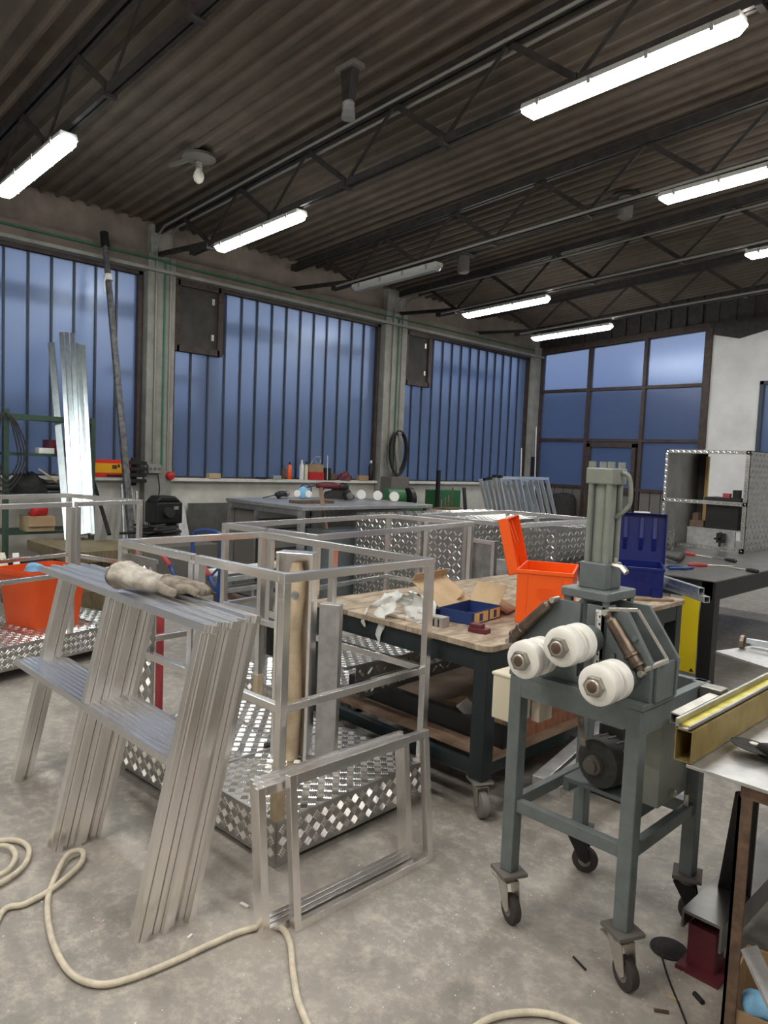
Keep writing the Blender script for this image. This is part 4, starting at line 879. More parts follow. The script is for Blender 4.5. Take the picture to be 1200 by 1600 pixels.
MB().bar(p+Vector((.02,0,.012)),p+Vector((.5,.05,.012)),.028,.02).bar(p+Vector((.02,.06,-.01)),p+Vector((.5,.11,-.01)),.02,.02).build('bar','galv',ck,world=True)

# ================================================================== HOSES, FLOOR DEBRIS
def floor_pts(pp, z=.0125): return [G(x,y,'z',z) for x, y in pp]
hp = floor_pts([(-40,1560),(0,1430),(40,1412),(85,1388),(125,1352),(128,1336),(105,1342),(84,1375),(74,1415),(82,1470),(108,1518),(150,1538),(200,1530),(265,1505),(330,1475),(385,1453),(432,1447),(452,1470),(458,1520),(468,1570),(500,1640)])
for i in range(3,7): hp[i].z += .016*(1 if i in (5,6) else .3)
tag(MB().tube(smoothpath(hp,8),.0105,12).build('hose','hose',smooth='all'),'cream hose snaking across the floor from the left to the low frames','hose')
hp = floor_pts([(-30,1322),(0,1314),(30,1315),(45,1328),(40,1350),(20,1370),(-10,1385),(-40,1370),(-30,1335),(0,1326),(18,1330),(24,1345),(12,1365),(-10,1378)])
for i, q in enumerate(hp): q.z += .0012*i
tag(MB().tube(smoothpath(hp,8),.0105,12).build('hose','hose',smooth='all'),'coiled cream hose end at the left edge of the floor','hose')
hp = floor_pts([(700,1640),(760,1594),(820,1582),(870,1588),(920,1612)])
tag(MB().tube(smoothpath(hp,8),.0105,12).build('hose','hose',smooth='all'),'cream hose crossing the bottom edge in the centre','hose')
tag(MB().lathe(G(1045,1483,'z',0),(0,0,1),[(0,.062),(.004,.062),(.0045,.02),(.006,.01)],32).build('grinding_disc','black_matt',smooth=True),'dark round grinding disc on the floor beside the machine','disc')
tag(MB().tube([G(896,1495,'z',.004),G(915,1515,'z',.004)],.004).build('black_rod','black'),'thin black rod on the floor under the machine front leg','rod')
tag(MB().lathe(G(1085,1552,'z',.008),(1,-.6,0),[(0,.008),(.04,.008)],10).build('bolt','black'),'small dark bolt on the floor left of the rusty table leg','bolt')
tag(MB().bar(G(1022,1578,'z',.005),G(1045,1582,'z',.005),.008).build('burnt_stick','rust'),'small burnt stick on the floor near the bottom edge','stick')
tag(MB().bar(G(1042,1556,'z',.003),G(1062,1564,'z',.003),.012,.004).build('chip','card_light'),'flat pale chip on the floor just above the burnt stick','chip')
tag(MB().bar(G(376,1411,'z',.004),G(388,1417,'z',.004),.012,.006).build('chip','white'),'small white chip on the floor left of the low frames','chip')
tag(MB().bar(G(293,1466,'z',.003),G(300,1460,'z',.003),.008,.005).build('chip','white'),'small white chip beside the feet of the leaning stack','chip')
cables = tag(MB().tube(smoothpath(floor_pts([(1030,1480),(1045,1530),(1065,1580),(1080,1620)],.004),6),.003).build('thin_wire','black',smooth=True),'thin black wire running down the floor beside the grinding disc','wire')
cm = MB(); rnd = random.Random(3)
for i in range(230):
    px = rnd.choice([rnd.uniform(690,1110), rnd.uniform(0,1100)]); py = rnd.uniform(1290,1600)
    p = G(px,py,'z',.0); s1 = rnd.uniform(.001,.0032); a = rnd.uniform(0,3.14)
    cm.at(p, a).box(-s1,s1,-s1*.6,s1*.6,0,s1*.5)
cm.at(); tag(cm.build('metal_shavings','white'),'scattered pale chips and shavings on the concrete floor','debris',kind='stuff')

# ================================================================== LEFT WALL AND BACKGROUND CLUTTER
# green storage rack
rk = T('storage_rack', 'dark green metal storage rack at the left edge under the ribbed window', 'rack', (-8.35, 2.9, 0))
for x, y in ((-8.55,2.52),(-8.15,2.52),(-8.55,3.42),(-8.15,3.42)): MB().box(x-.025,x+.025,y-.025,y+.025,0,2.02 if y < 3 else 1.98).build('post','green_rack',rk,world=True)
for z in (.30,.74,1.14,1.57,1.97):
    if z < 1.9: MB().box(-8.58,-8.12,2.50,3.44,z-.03,z).build('shelf','green_rack',rk,world=True)
    else: MB().box(-8.17,-8.13,2.50,3.44,z-.05,z).box(-8.57,-8.53,2.50,3.44,z-.05,z).build('top_rail','green_rack',rk,world=True)
tag(MB().box(-8.3,-8.18,2.86,3.02,1.571,1.63).build('small_box','white'),'small white box on the upper shelf of the green rack','box')
tag(MB().box(-8.42,-8.2,2.98,3.20,1.571,1.72).build('small_box','maroon'),'dark red box on the upper shelf of the green rack','box')
j_ = tag(MB().lathe((-8.25,3.28,1.571),(0,0,1),[(0,.05),(.12,.05),(.13,.045)],16).build('jar','rust',smooth=True),'brown jar on the upper shelf of the green rack','jar')
tag(MB().lathe((-8.35,3.26,1.571),(0,0,1),[(0,.06),(.2,.06),(.24,.05),(.27,.055)],16).build('dark_pot','black',smooth=True),'black pot standing behind the brown jar on the green rack','pot')
cl_ = T('cable_bundle','loop of dark cable hanging on the post of the green rack','cable',(-8.1,2.5,1.5))
for i in range(4):
    MB().tube(smoothpath([(-8.10,2.50,1.98),(-8.08,2.44-.02*i,1.85),(-8.08,2.44-.03*i,1.45-.04*i),(-8.08,2.52,1.32-.05*i),(-8.08,2.62+.03*i,1.5),(-8.09,2.56+.02*i,1.85),(-8.10,2.50,1.98)],6),.008,8).build('cable_loop','black_matt',cl_,world=True,smooth='all')
def heap(label, name, cx, cy, cz, sx_, sy_, sz, m, seed, n=7, cat='tool'):
    rnd = random.Random(seed)
    r = T(name, label, cat, (cx,cy,cz))
    mb = MB(); N = 20; K = 9; vs = []; fs = []
    for k in range(K):
        t = k/(K-1); rad = math.cos(t*1.5)**.6
        for i in range(N):
            a = 6.28318*i/N; q = Vector((math.cos(a)*rad*sx_, math.sin(a)*rad*sy_, t*sz))
            q *= 1+.35*noise.noise(Vector((math.cos(a)*1.6+seed,math.sin(a)*1.6,t*2)))
            q.z = max(q.z, 0); vs.append(q)
    for k in range(K-1):
        for i in range(N): fs.append((k*N+i,k*N+(i+1)%N,(k+1)*N+(i+1)%N,(k+1)*N+i))
    fs.append(tuple(range((K-1)*N,K*N))); mb.add(vs,fs).build('cloth',m,r,smooth='all')
    return r
def power_tool(label, loc, rz, m1='black', m2='zinc', s_=1, n='power_tool'):
    r = T(n, label, 'power tool', loc, rz)
    MB().tube([(-.16*s_,0,.05*s_),(-.08*s_,0,.055*s_),(.02*s_,0,.055*s_),(.10*s_,0,.05*s_)],[.028*s_,.036*s_,.038*s_,.03*s_],14).build('body',m1,r,smooth='all')
    MB().lathe((.10*s_,0,.05*s_),(1,0,0),[(0,.032*s_),(.03*s_,.04*s_),(.07*s_,.035*s_),(.09*s_,.02*s_)],16).build('head',m2,r,smooth=True)
    MB().bar((-.07*s_,0,.05*s_),(-.10*s_,0,-.0),.035*s_,.04*s_).build('handle',m1,r,bevel=.004)
    MB().tube(smoothpath([(-.16*s_,0,.05*s_),(-.25*s_,.05,.03),(-.30*s_,.12,.008)],4),.006).build('cable','black',r,smooth='all')
    return r
heap('crumpled dark cloth and bag on the third shelf of the green rack','work_bag',-8.33,2.80,1.141,.17,.2,.20,'black_matt',3,cat='bag')
power_tool('black power tool with pale head on the third rack shelf',(-8.28,3.02,1.141),R(60),'black','zinc',1.2)
power_tool('second dark power tool beside the bag on the third rack shelf',(-8.25,3.25,1.141),R(20),'blue_case','steel',1.2)
tag(MB().bar((-8.2,3.05,1.36),(-8.25,3.42,1.20),.06,.02).build('metal_plate','alu_dull'),'grey plate lying slanted over the tools of the rack','metal plate')
tag(MB().bar((-8.18,2.86,1.40),(-8.22,3.06,1.27),.02,.02).build('hammer','foam'),'pale wooden hammer sticking up from the rack tools','hammer')
cbx = T('cardboard_box','open cardboard box with a red bag on the second rack shelf','box',(-8.22,2.86,.741))
MB().box(-8.34,-8.10,2.72,3.0,.741,.90).build('body','card_light',cbx,world=True)
MB().at((-8.1,2.86,.90),0,ry=R(70)).box(0,.11,-.14,.14,0,.004).build('flap','cardboard',cbx,world=True)
tag(MB().tube([(-8.2,2.8,.90),(-8.2,2.85,.96),(-8.2,2.95,.95)],[.05,.07,.05],12).build('red_cloth','red',smooth='all'),'red cloth in the cardboard box on the green rack','cloth')
power_tool('black drill press part on the lowest rack shelf, left one',(-8.22,2.8,.301),R(80),'black','steel',1.7)
power_tool('black machine part on the lowest rack shelf, right one',(-8.22,3.2,.301),R(95),'black','dust_grey',1.7)
# profiles leaning by the rack
lean_l = ['single pale aluminium strip leaning apart at the left of the tall bundle','tallest aluminium strip of the bundle, at its left side','second aluminium strip from the left in the tall bundle','third aluminium strip from the left in the tall bundle','fourth aluminium strip in the tall bundle, shorter','fifth aluminium strip in the tall bundle, shorter','rightmost aluminium strip of the tall bundle']
tops = [(80,536),(96,520),(104,520),(113,521),(119,537),(124,539),(130,540)]
bots = [(109,868),(114,840),(121,838),(128,836),(133,835),(139,834),(145,836)]
for i in range(7):
    a = G(*bots[i],'x',-7.35); b = G(*tops[i],'x',-8.75+.03*i)
    if i == 0: a = a+(a-b)*.12
    r = tag(MB().bar(a, b, .047 if i else .07, .03, up=(1,-.6+.12*(i%3),0)).build('leaning_profile','galv',bevel=.003), lean_l[i], 'metal strip', 'tall aluminium strips leaning at the window')
ws_ = T('wood_crate','stack of old wooden blocks and crate behind the leaning frames','crate',(-6.9,3.3,0))
MB().box(-7.55,-6.7,2.62,3.3,.0,.30).build('crate_side','crate_wood',ws_,world=True)
MB().box(-7.6,-6.5,2.55,3.1,.62,.72).build('beam','crate_wood',ws_,world=True)
MB().box(-7.6,-6.8,3.12,3.4,.60,.68).build('beam','crate_wood',ws_,world=True)
MB().box(-7.5,-6.75,2.7,3.3,.30,.45).build('beam','shelf_wood',ws_,world=True)
for x_ in (-7.5,-6.95): MB().box(x_,x_+.2,2.7,3.3,.45,.62).build('block','crate_wood',ws_,world=True)
a = G(145,750,'x',-8.7); b = G(171,835,'x',-7.9)
tag(MB().bar(a,b,.035,.03).build('black_bar','black'),'short black bar leaning slanted right of the tall aluminium bundle','bar')
lp = T('tall_pole','very tall dark wrapped pole leaning against the header beam left of the wide column','pole',G(206,850,'x',-8.0))
a = G(163,368,'x',-8.78); b = G(207,850,'x',-8.05); d = b-a
MB().tube([a+d*t for t in (0,.1,.3,.5,.7,1)],[.03,.036,.04,.042,.045,.045],8).build('pole_body','pole_grey',lp,world=True)
MB().cyl(a-d*.01,a+d*.035,.05,n=10).build('end_cap','black',lp,world=True)
MB().cyl(a+d*.13,a+d*.15,.052,n=10).tube(smoothpath([a+d*.14+Vector((.05,-.05,0)),a+d*.17+Vector((.08,-.10,0)),a+d*.20+Vector((.08,-.09,0))],3),.012).build('tape','white',lp,world=True)
for i, (px, dx) in enumerate(((190,.0),(196,.04),(205,.0),(213,.03))):
    a = G(px,745+12*(i==0)+8*i,'x',-8.75); b = G(px+4,850,'x',-8.3)
    tag(MB().cyl(a,b,.016+.004*(i%2),n=10).build('steel_rod','steel' if i % 2 else 'alu_dull'), ['leftmost thin rod standing beside the tall dark pole','second thin rod beside the tall dark pole','third thin rod beside the tall dark pole','thin rod closest to the wide concrete column'][i],'rod','rods standing at the wide column')
fl = T('flag_board','red and yellow striped board standing on the window sill','board',(-8.9,3.9,1.3))
p0 = G(141,717,'x',-8.90); p1 = G(203,748,'x',-8.90)
ya, yb_, zt, zb_ = p0.y, p1.y, p0.z, 1.301
MB().box(-8.95,-8.89,ya,yb_,zb_,zt).build('board','flag_red',fl,world=True,bevel=.003)
MB().box(-8.889,-8.887,ya,yb_-.05,zb_+(zt-zb_)*.24,zb_+(zt-zb_)*.78).build('yellow_stripe','flag_yellow',fl,world=True)
MB().box(-8.887,-8.885,ya+.27,ya+.33,zb_+.10,zb_+.15).box(-8.887,-8.885,ya+.34,ya+.37,zb_+.12,zb_+.16).build('emblem_smudge','spring',fl,world=True)
MB().box(-8.887,-8.885,ya+.20,ya+.42,zb_+.005,zb_+.03).build('dark_print','marker',fl,world=True)
kk = T('clamp_rack','dark clamps hanging in a stack left of the wide column','clamp',(-8.8,4.27,1.25))
for i in range(4): MB().box(-8.80,-8.68,4.12,4.34,1.24+.075*i,1.285+.075*i).build('clamp_bar','black',kk,world=True,bevel=.004)
MB().box(-8.84,-8.80,4.2,4.26,1.2,1.55).build('hanger','black',kk,world=True)
r = T('socket_box','grey socket box on the wide concrete column','socket',(-8.84,4.5,1.42))
MB().box(CX,CX+.06,4.42,4.60,1.36,1.47).build('box','grey_plastic',r,world=True,bevel=.005)
for i in range(3): MB().cyl((CX+.06,4.45+.06*i,1.415),(CX+.066,4.45+.06*i,1.415),.02,n=16).build('socket','dust_grey',r,world=True)
MB().tube(smoothpath([(CX+.05,4.55,1.36),(CX+.09,4.56,1.15),(CX+.12,4.50,.95),(CX+.1,4.42,.75),(CX+.15,4.4,.5)],6),.009).build('cable','black',r,world=True,smooth='all')
tag(MB().lathe((CX+.01,4.73,1.33),(1,0,0),[(0,.05),(.03,.055),(.07,.05),(.08,.03)],16).build('red_plug','red',smooth=True),'red plug socket on the right edge of the wide column','plug')
# compressor
co = T('black_compressor','black boxy motor unit standing on tangled cables by the wide column','motor',(-8.2,4.35,0))
MB().box(-8.35,-8.05,4.15,4.50,.78,1.04).prism([(4.15,1.04),(4.5,1.04),(4.42,1.11),(4.22,1.11)],'x',-8.33,-8.08).build('housing','black',co,world=True,bevel=.02)
MB().box(-8.30,-8.10,4.20,4.45,.0,.78).build('stand','black_matt',co,world=True)
MB().cyl((-8.05,4.3,.92),(-7.98,4.3,.92),.06,n=18).build('knob','black_matt',co,world=True,smooth=True)
MB().box(-8.049,-8.046,4.38,4.44,.95,.99).build('label_plate','zinc',co,world=True)
for k in range(5):
    rnd = random.Random(k+10)
    pts = [Vector((-7.75+rnd.uniform(-.25,.25), 4.0+rnd.uniform(-.35,.45), .62+.035*k+rnd.uniform(0,.04))) for _ in range(7)]
    tag(MB().tube(smoothpath(pts+[pts[0]],6),.014,8).build('black_cable','black_matt',smooth='all'),['lowest black cable of the tangled heap by the column','second black cable of the tangled heap by the column','middle black cable of the tangled heap by the column','fourth black cable of the tangled heap by the column','topmost black cable of the tangled heap by the column'][k],'cable','tangled black cables by the column')
tag(MB().box(-8.1,-7.4,3.6,4.6,.0,.60).build('low_cabinet','dust_grey',bevel=.01),'low grey block under the tangled black cables','cabinet')
a = G(279,785,'x',-8.85); b = G(290,850,'x',-8.55)
tag(MB().bar(a,b,.13,.04,up=(1,0,0)).build('flat_profile','alu_dull',bevel=.004),'wide flat grey profile leaning on the low wall','metal strip')
tag(MB().box(-8.93,-8.9,5.06,5.75,.02,.96).build('steel_sheet','steel_sheet'),'square dark steel sheet leaning on the low wall','metal sheet')
# hand truck
ht = T('hand_truck','blue tubular hand truck with red grips behind the nearest basket','hand truck',(-5.0,3.2,0))
Tp = lambda px,py,y=3.15: G(px,py,'y',y)
MB().tube(smoothpath([Tp(304,925),Tp(302,870),Tp(301,842),Tp(306,832),Tp(318,829),Tp(336,831),Tp(346,838),Tp(347,850),Tp(345,880),Tp(341,925),Tp(338,960)],5),.017,12).build('handle_frame','blue_paint',ht,world=True,smooth='all')
MB().tube([Tp(304,925),Tp(303,1000)],.017).tube([Tp(338,960),Tp(337,1000)],.017).build('lower_frame','blue_paint',ht,world=True,smooth='all')
MB().tube([Tp(302,890),Tp(322,885),Tp(343,882)],.010).tube([Tp(344,885),Tp(325,905)],.010).build('cross_tube','blue_paint',ht,world=True,smooth='all')
for (a, b, c) in (((314,879),(327,900),(337,923)),((249,862),(266,884),(275,905))):
    y_ = 2.95 if a[0] > 300 else 3.0
    MB().tube([Tp(*a,y_),Tp(*b,y_)],.021,14).build('red_grip','red_grip',ht,world=True,smooth='all')
    MB().tube([Tp(*b,y_),Tp(*c,y_)],.016,12).build('lever','blue_paint',ht,world=True,smooth='all')
for x in (-.2,.2): MB().lathe((Tp(320,1000).x+x,3.22,.12),(1,0,0),[(0,.07),(.01,.12),(.05,.12),(.06,.07)],24).build('wheel','rubber',ht,world=True,smooth=True)
a = G(255,955,'y',1.98); b = G(251,1150,'y',1.98)
tag(MB().cyl((-3.62,2.02,.205) if False else Vector((a.x-.03,1.98,0)),Vector((a.x-.03,1.98,.80)),.022,n=16).build('red_post','red_grip',smooth=True),'red upright tube standing behind the leaning frames in the nearest basket','tube')
# drawer cabinet + steel workbench by the wall
wb = T('steel_workbench','grey steel workbench with drawers along the low wall','workbench',(-7.2,5.8,0))
MB().box(-7.45,-6.0,4.72,6.75,1.09,1.13).build('bench_top','alu_dull',wb,world=True,bevel=.003)
MB().box(-7.42,-6.02,4.74,4.78,1.03,1.09).build('edge_rail','steel',wb,world=True)
for x, y in ((-6.06,4.76),(-6.06,6.7),(-7.40,4.76),(-7.40,6.7)): MB().box(x-.03,x+.03,y-.03,y+.03,0,1.09).build('leg','alu_dull',wb,world=True)
dc = T('drawer_cabinet','grey steel cabinet with a column of wide flat drawers under the workbench','cabinet',(-7.3,5.1,0))
MB().box(-7.4,-6.95,4.80,5.62,.02,1.05).build('carcass','dust_grey',dc,world=True)
for i in range(8):
    z = .10+i*.118; dw = MB().box(-6.95,-6.935,4.84,5.58,z,z+.10).build('drawer','drawer_grey',dc,world=True,bevel=.002)
    MB().box(-6.935,-6.92,4.86,5.56,z+.088,z+.10).build('pull_edge','alu',dw,world=True)
for y_ in (4.79,5.59): MB().box(-6.97,-6.92,y_,y_+.04,.02,1.05).build('corner_post','alu',dc,world=True)
dc2 = T('drawer_cabinet','second drawer unit at the right end of the steel workbench','cabinet',(-7.0,6.3,0))
MB().box(-7.4,-6.3,5.95,6.65,.02,1.05).build('carcass','alu_dull',dc2,world=True)
for i in range(4):
    z = .08+i*.24; dw = MB().box(-6.3,-6.285,5.99,6.61,z,z+.21).build('drawer','drawer_grey',dc2,world=True,bevel=.002)
    MB().box(-6.285,-6.27,6.1,6.5,z+.15,z+.17).build('handle','black',dw,world=True)
WBZ = 1.131
def on(px, py, z=WBZ): 
    p = G(px,py,'z',z); return p
rp = T('respirator','blue and white respirator mask on the steel workbench','mask',(-7.25,5.72,WBZ))
MB().lathe((0,0,.07),(.6,-.6,.1),[(0,.05),(.03,.075),(.07,.07),(.09,.04)],18).build('face_piece','light_blue',rp,smooth=True)
for s_ in (-1,1): MB().lathe((.04+s_*.05,-.04+s_*.05,.06),(.6,-.6,0),[(0,.04),(.03,.045),(.04,.035)],16).build('filter','white',rp,smooth=True)
MB().tube(smoothpath([(-.05,-.05,.10),(-.02,0,.17),(.05,.06,.16),(.06,.07,.08)],5),.008).build('strap','blue_paint',rp,smooth='all')
power_tool('dark drill lying left of the respirator on the steel workbench',(-7.3,5.42,WBZ),R(120),'black','steel',1.0)
heap('dark heap of straps and gloves on the steel workbench','strap_pile',-7.2,6.25,WBZ,.14,.24,.14,'black_matt',8,cat='straps')
power_tool('red and black power tool on top of the strap heap',(-7.2,6.12,WBZ+.10),R(50),'maroon','black',1.2)
power_tool('black power tool in front of the strap heap',(-6.85,6.1,WBZ),R(-30),'black','dust_grey',1.2)
for i, (yy, xx) in enumerate(((6.42,-6.95),(6.52,-6.75),(6.62,-6.55))):
    tag(MB().lathe((xx,yy,WBZ+.065),(.75,-.65,0),[(0,.03),(.001,.055),(.01,.062),(.10,.062),(.11,.055),(.111,.03)],24).build('tape_roll','white',smooth=True),['leftmost white roll on the end of the steel workbench','middle white roll on the end of the steel workbench','rightmost white roll on the end of the steel workbench'][i],'roll','white rolls on the workbench')
tag(MB().box(-6.6,-6.4,5.0,5.5,WBZ,WBZ+.03).build('rusty_strip','rust'),'rusty flat strip on the near corner of the steel workbench','metal strip')
a = G(501,762,'x',-6.2); b = G(512,850,'x',-6.1)
tag(MB().bar(a,b+(b-a)*.9,.04,.03).build('wooden_batten','shelf_wood'),'upright wooden batten leaning on the steel workbench front','batten')
a = G(512,712,'x',-8.5); b = G(510,765,'x',-8.5)
tag(MB().cyl(a,Vector((-8.45,b.y,0)),.005,n=6).build('thin_white_rod','white'),'very thin white rod standing at the end of the steel workbench','rod')
# bench grinder on its stand
gt = T('grinder_stand','wooden-topped stand carrying the bench grinder in front of the hose column','stand',(-7.1,7.7,0))
MB().box(-7.5,-6.75,6.95,8.2,.90,.96).build('stand_top','shelf_wood',gt,world=True)
for x, y in ((-7.45,7.25),(-6.8,7.25),(-7.45,8.15),(-6.8,8.15)): MB().box(x-.03,x+.03,y-.03,y+.03,0,.90).build('leg','steel_sheet',gt,world=True)
gg = T('bench_grinder','green bench grinder with a dark wheel guard','grinder',(-7.2,7.7,.84))
MB().lathe((-7.3,7.20,1.13),(.35,1,0),[(0,.10),(.02,.13),(.28,.13),(.30,.10)],28).build('motor','green_machine',gg,world=True,smooth=True)
MB().lathe((-7.12,7.46,1.12),(.35,1,0),[(0,.06),(.005,.16),(.07,.16),(.075,.06)],32).build('wheel_guard','black',gg,world=True,smooth=True)
MB().lathe((-7.11,7.49,1.12),(.35,1,0),[(0,.02),(.001,.12),(.065,.12),(.07,.02)],28).build('grinding_wheel','box_blue',gg,world=True,smooth=True)
MB().box(-7.4,-7.0,7.15,7.7,.961,1.0).build('base','green_machine',gg,world=True,bevel=.01)
tag(MB().box(-7.3,-7.05,8.25,8.6,0,.98).build('tool_block','crate_wood'),'brown wooden tool block right of the bench grinder','block')
for i in range(4):
    tag(MB().cyl((-7.2,8.30+.08*i,.982),(-7.22,8.32+.08*i,1.10+.09*(i==3)+.03*i),.012,n=8).build('chisel','spring'),['leftmost tool handle in the wooden tool block','second tool handle in the wooden tool block','third tool handle in the wooden tool block','tallest tool handle in the wooden tool block'][i],'tool','tools in the wooden block')
# items between bench and basket
tag(MB().box(-6.25,-5.85,5.0,5.6,0,.88).build('grey_crate','machine'),'dark blue-grey crate behind the second basket','crate') 
for i, (z, yo, m_, lb) in enumerate(((.50,0,'white','upper white board lying on the trestle behind the nearest basket'),(.42,.05,'galv','lower pale board lying on the trestle behind the nearest basket'),(.30,.1,'alu_dull','grey pipe lying lowest behind the nearest basket'))):
    tag(MB().bar((-6.15-.03*i,3.75+yo,z),(-6.25,5.0+yo,z+.02),.14,.05).build('long_board',m_,bevel=.004),lb,'board')
tr = T('trestle','low rusty trestle carrying the long white boards','trestle',(-6.2,4.4,0))
MB().box(-6.45,-5.95,3.95,4.0,.22,.27).box(-6.45,-5.95,4.8,4.85,.22,.27).build('cross_beam','rust',tr,world=True)
for x in (-6.4,-6.0):
    for y in (3.97,4.82): MB().box(x-.02,x+.02,y-.02,y+.02,0,.22).build('leg','rust',tr,world=True)
tc_ = T('tub','round black tub on the floor behind the nearest basket','tub',(-4.9,3.75,0))
MB().lathe((0,0,0),(0,0,1),[(0,.20),(.02,.22),(.20,.26),(.22,.27),(.21,.25),(.03,.20),(.025,.02)],32).build('bowl','black',tc_,smooth=True)
# coiled hose on the second column
ch = T('hose_coil','coiled black hose hanging on the concrete column between the windows','hose',(-8.75,8.8,1.8))
for i in range(5):
    rr_ = .20+.014*(i%3); c = Vector((-8.80+.02*i, 8.93-.01*i, 1.80-.006*i)); pts = []
    for k in range(25):
        a = 6.28318*k/24; pts.append(c+Vector((0.01*math.sin(a*2),math.cos(a)*rr_*.95,math.sin(a)*(.34+.01*i))))
    MB().tube(pts,.013,8,False).build('hose_loop','black_matt',ch,world=True,smooth='all')
MB().box(-8.86,-8.72,8.85,8.95,2.10,2.14).build('hook','steel',ch,world=True)
MB().tube(smoothpath([(-8.80,8.90,2.1),(-8.78,8.88,1.8),(-8.78,8.93,1.5),(-8.78,8.92,1.38)],5),.03,10).build('foil_sleeve','conduit',ch,world=True,smooth='all')
tag(MB().box(-8.855,-8.60,8.62,9.05,.0,1.38).build('column_cabinet','dust_grey',bevel=.01),'narrow grey cabinet at the foot of the hose column','cabinet')
# green box and ladders
gb = T('green_box','dark green metal box behind the grinder tools, at the low wall','box',(-8.4,9.9,0))
p = G(690,775,'x',-8.3); q = G(714,803,'x',-8.3)
MB().box(-8.5,-8.2,9.35,9.95,.82,1.18).build('housing','green_machine',gb,world=True,bevel=.01)
MB().box(-8.45,-8.25,9.45,9.85,0,.82).build('pedestal','green_rack',gb,world=True)
MB().box(-8.2,-8.15,9.33,9.40,.85,1.95).build('side_bar','black',gb,world=True) if False else MB().box(-8.22,-8.17,9.30,9.36,.80,1.52).build('side_bar','black',gb,world=True)
tag(MB().bar((-8.0,10.0,.0),(-8.3,10.15,1.22),.05,.05).build('black_bar','black'),'short black bar leaning right of the green metal box','bar')
ll = ['front aluminium ladder frame of the leaning group below the far corner','second aluminium ladder frame of the leaning group','third aluminium ladder frame of the leaning group','fourth aluminium ladder frame, its end nearest the far window grid','rear aluminium ladder frame of the leaning group']
for i in range(5):
    r = T('ladder_frame', ll[i], 'ladder', (-6.3-.25*i, 8.75+.24*i, 0), R(6), 'ladder frames leaning together')
    r.rotation_euler = (0, -R(7+i), R(8))
    H = 1.47-.02*i+.02*(i==1); L = 1.75
    for y0_, y1_ in ((-.12,.0),(.58,.62),(1.20,1.22),(1.72,1.60)):
        MB().bar((0,y0_+.46,0) ,(0,y1_,H),.05,.03).build('stile','galv',r)
    MB().bar((0,0,H),(0,L-.12,H),.05,.04).build('top_rail','galv',r)
    MB().bar((0,.05,H*.62),(0,.55,H*.62),.03,.03).bar((0,.76,H*.58),(0,1.36,H*.58),.03,.03).build('rung','alu_dull',r)
    MB().box(-.03,.03,-.01,.05,H+.0,H+.045).build('end_cap','black' if i < 4 else 'galv',r)
for i, (a, b) in enumerate((((838,667),(836,742)),((815,700),(813,745)))):
    p = G(*a,'x',-8.6); q = G(*b,'x',-8.6)
    tag(MB().cyl(p,Vector((q.x+.05,q.y,0)),.012,n=8).build('thin_pole','white'),['taller thin white pole standing in the far corner','shorter thin white pole left of the corner column'][i],'pole')
tag(MB().box(-8.84,-8.80,12.98,13.10,1.45,1.85).build('wall_switch','black'),'small dark switch box on the far corner column','switch')
tag(MB().lathe((-8.0,12.95,.0),(0,0,1),[(0,.26),(1.0,.26),(1.12,.2),(1.15,.05)],20).build('dark_barrel','black_matt',smooth=True),'dark barrel shape standing before the far window grid','barrel')
# things on the sill of the second window
SZ = 1.301
def sill_y(px): return G(px,745,'x',-8.94).y
def bottle(label, px, h, rad, m, cap='white', grp=None):
    r = T('bottle', label, 'bottle', (-8.94, sill_y(px), SZ), 0, grp)
    h *= 1.25
    MB().lathe((0,0,0),(0,0,1),[(0,rad*.95),(.005,rad),(h*.72,rad),(h*.82,rad*.5),(h*.86,rad*.45)],16).build('body',m,r,smooth=True)
    MB().lathe((0,0,h*.86),(0,0,1),[(0,rad*.5),(h*.14,rad*.45)],12).build('cap',cap,r,smooth=True)
HS = 1.3
bottle('orange bottle on the sill at the left of the cartons', 452, .21, .035, 'orange', 'black')
bottle('small rust-coloured bottle left of the orange one on the sill', 443, .16, .035, 'rust', 'dust_grey')
bottle('white spray bottle on the sill left of the carton', 471, .24, .035, 'white', 'white')
bottle('second white bottle on the sill touching the carton', 478, .22, .03, 'cream', 'black')
bottle('dark bottle with white cap at the right end of the sill', 579, .27, .04, 'black', 'white')
def sbox(label, px0, px1, h, m, n='small_box', cat='box', z=SZ, d=.07):
    y0_, y1_ = sill_y(px0), sill_y(px1)
    tag(MB().box(-8.98,-8.98+d+.02,y0_,y1_,z,z+h).build(n,m,bevel=.003),label,cat)
sbox('red carton on the window sill, under the tan one', 481, 503, .12, 'red')
sbox('tan carton on the window sill, on top of the red one', 481, 502, .12, 'cardboard', z=SZ+.121)
sbox('dark box right of the cartons on the sill', 504, 514, .19, 'black')
sbox('low brown box near the right end of the sill', 558, 573, .08, 'cardboard')
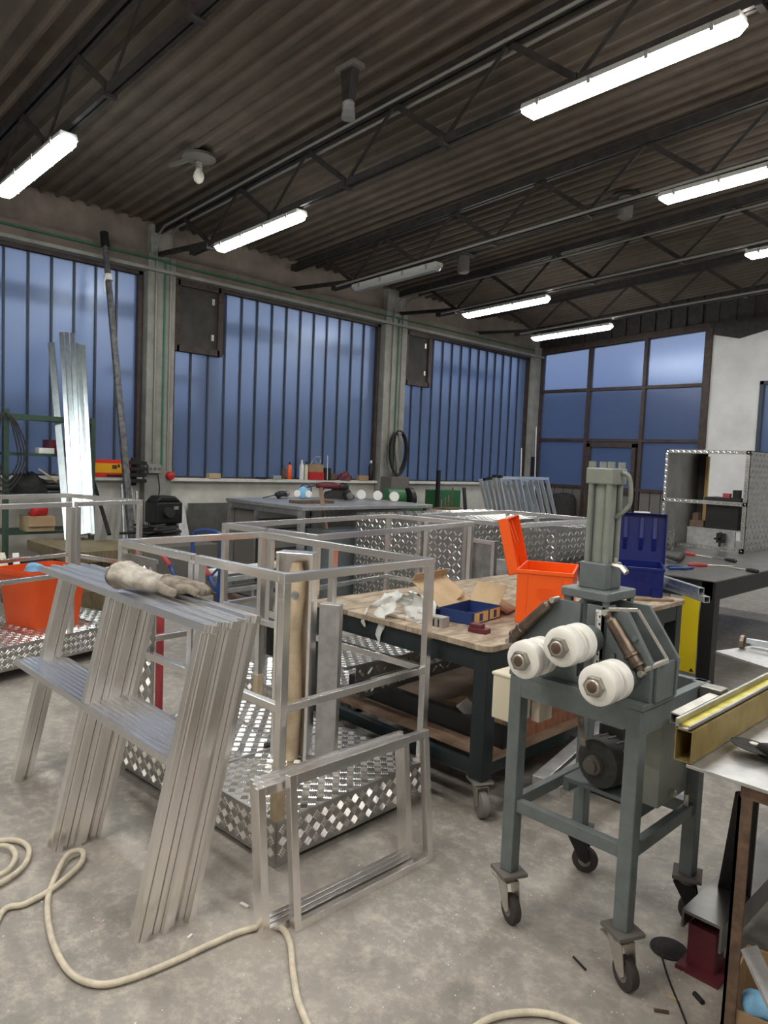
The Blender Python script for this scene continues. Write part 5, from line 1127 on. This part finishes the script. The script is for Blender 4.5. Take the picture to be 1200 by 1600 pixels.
sbox('small rust-red tin on the sill between dark box and red bundle', 514, 523, .11, 'rust')
sbox('small grey box at the left part of the sill', 424, 437, .05, 'alu_dull')
sbox('flat black item at the left part of the sill', 402, 414, .025, 'black')
sbox('whitish block on the sill under the vent panel', 324, 342, .07, 'card_light')
sbox('small brick-red block on the sill beside the wide column', 262, 269, .13, 'rust')
heap('dark red cloth bundle on the sill','red_bundle',-8.93,sill_y(538),SZ,.05,.16,.13,'maroon',5,cat='cloth')
tag(MB().tube(smoothpath([(-8.93,sill_y(484),SZ+.242),(-8.93,sill_y(492),SZ+.36),(-8.93,sill_y(500),SZ+.33),(-8.93,sill_y(497),SZ+.25),(-8.93,sill_y(490),SZ+.3)],5),.006).build('wire_loop','zinc',smooth='all'),'bent wire loop on top of the tan carton','wire')
# the orange bin on the left platform
ob = T('orange_bin','large orange plastic bin standing on the left platform basket','bin',(-5.98,2.13,.256), R(16))
def rloop(w,d,r_,z): return [(x,y,z) for x,y in rr(-w,w,-d,d,r_,4)]
vs = rloop(.20,.21,.06,0)+rloop(.235,.25,.07,.40)+rloop(.25,.265,.07,.40)+rloop(.25,.265,.07,.44)+rloop(.24,.255,.07,.44)+rloop(.195,.205,.06,.01); n = len(vs)//6
fs = [tuple(range(n-1,-1,-1))]
for k in range(5): fs += [(k*n+i,k*n+(i+1)%n,(k+1)*n+(i+1)%n,(k+1)*n+i) for i in range(n)]
fs.append(tuple(range(5*n,6*n)))
MB().add(vs,fs).build('bin_body','orange_bin',ob,smooth=True)
tag(heap('pale blue rag hanging over the rim of the orange bin','blue_rag',-5.80,2.00,.70,.05,.07,.06,'light_blue',2,cat='rag'),'pale blue rag hanging over the rim of the orange bin','rag')
tag(MB().bar(G(24,865,'x',-6.9),G(31,930,'x',-6.7),.05,.03).build('white_batten','white'),'short white batten leaning behind the orange bin','batten')
tag(MB().bar(G(0,865,'x',-7.0),G(12,910,'x',-6.8),.07,.03).build('yellow_batten','cream'),'cream batten leaning at the left edge behind the bin','batten')
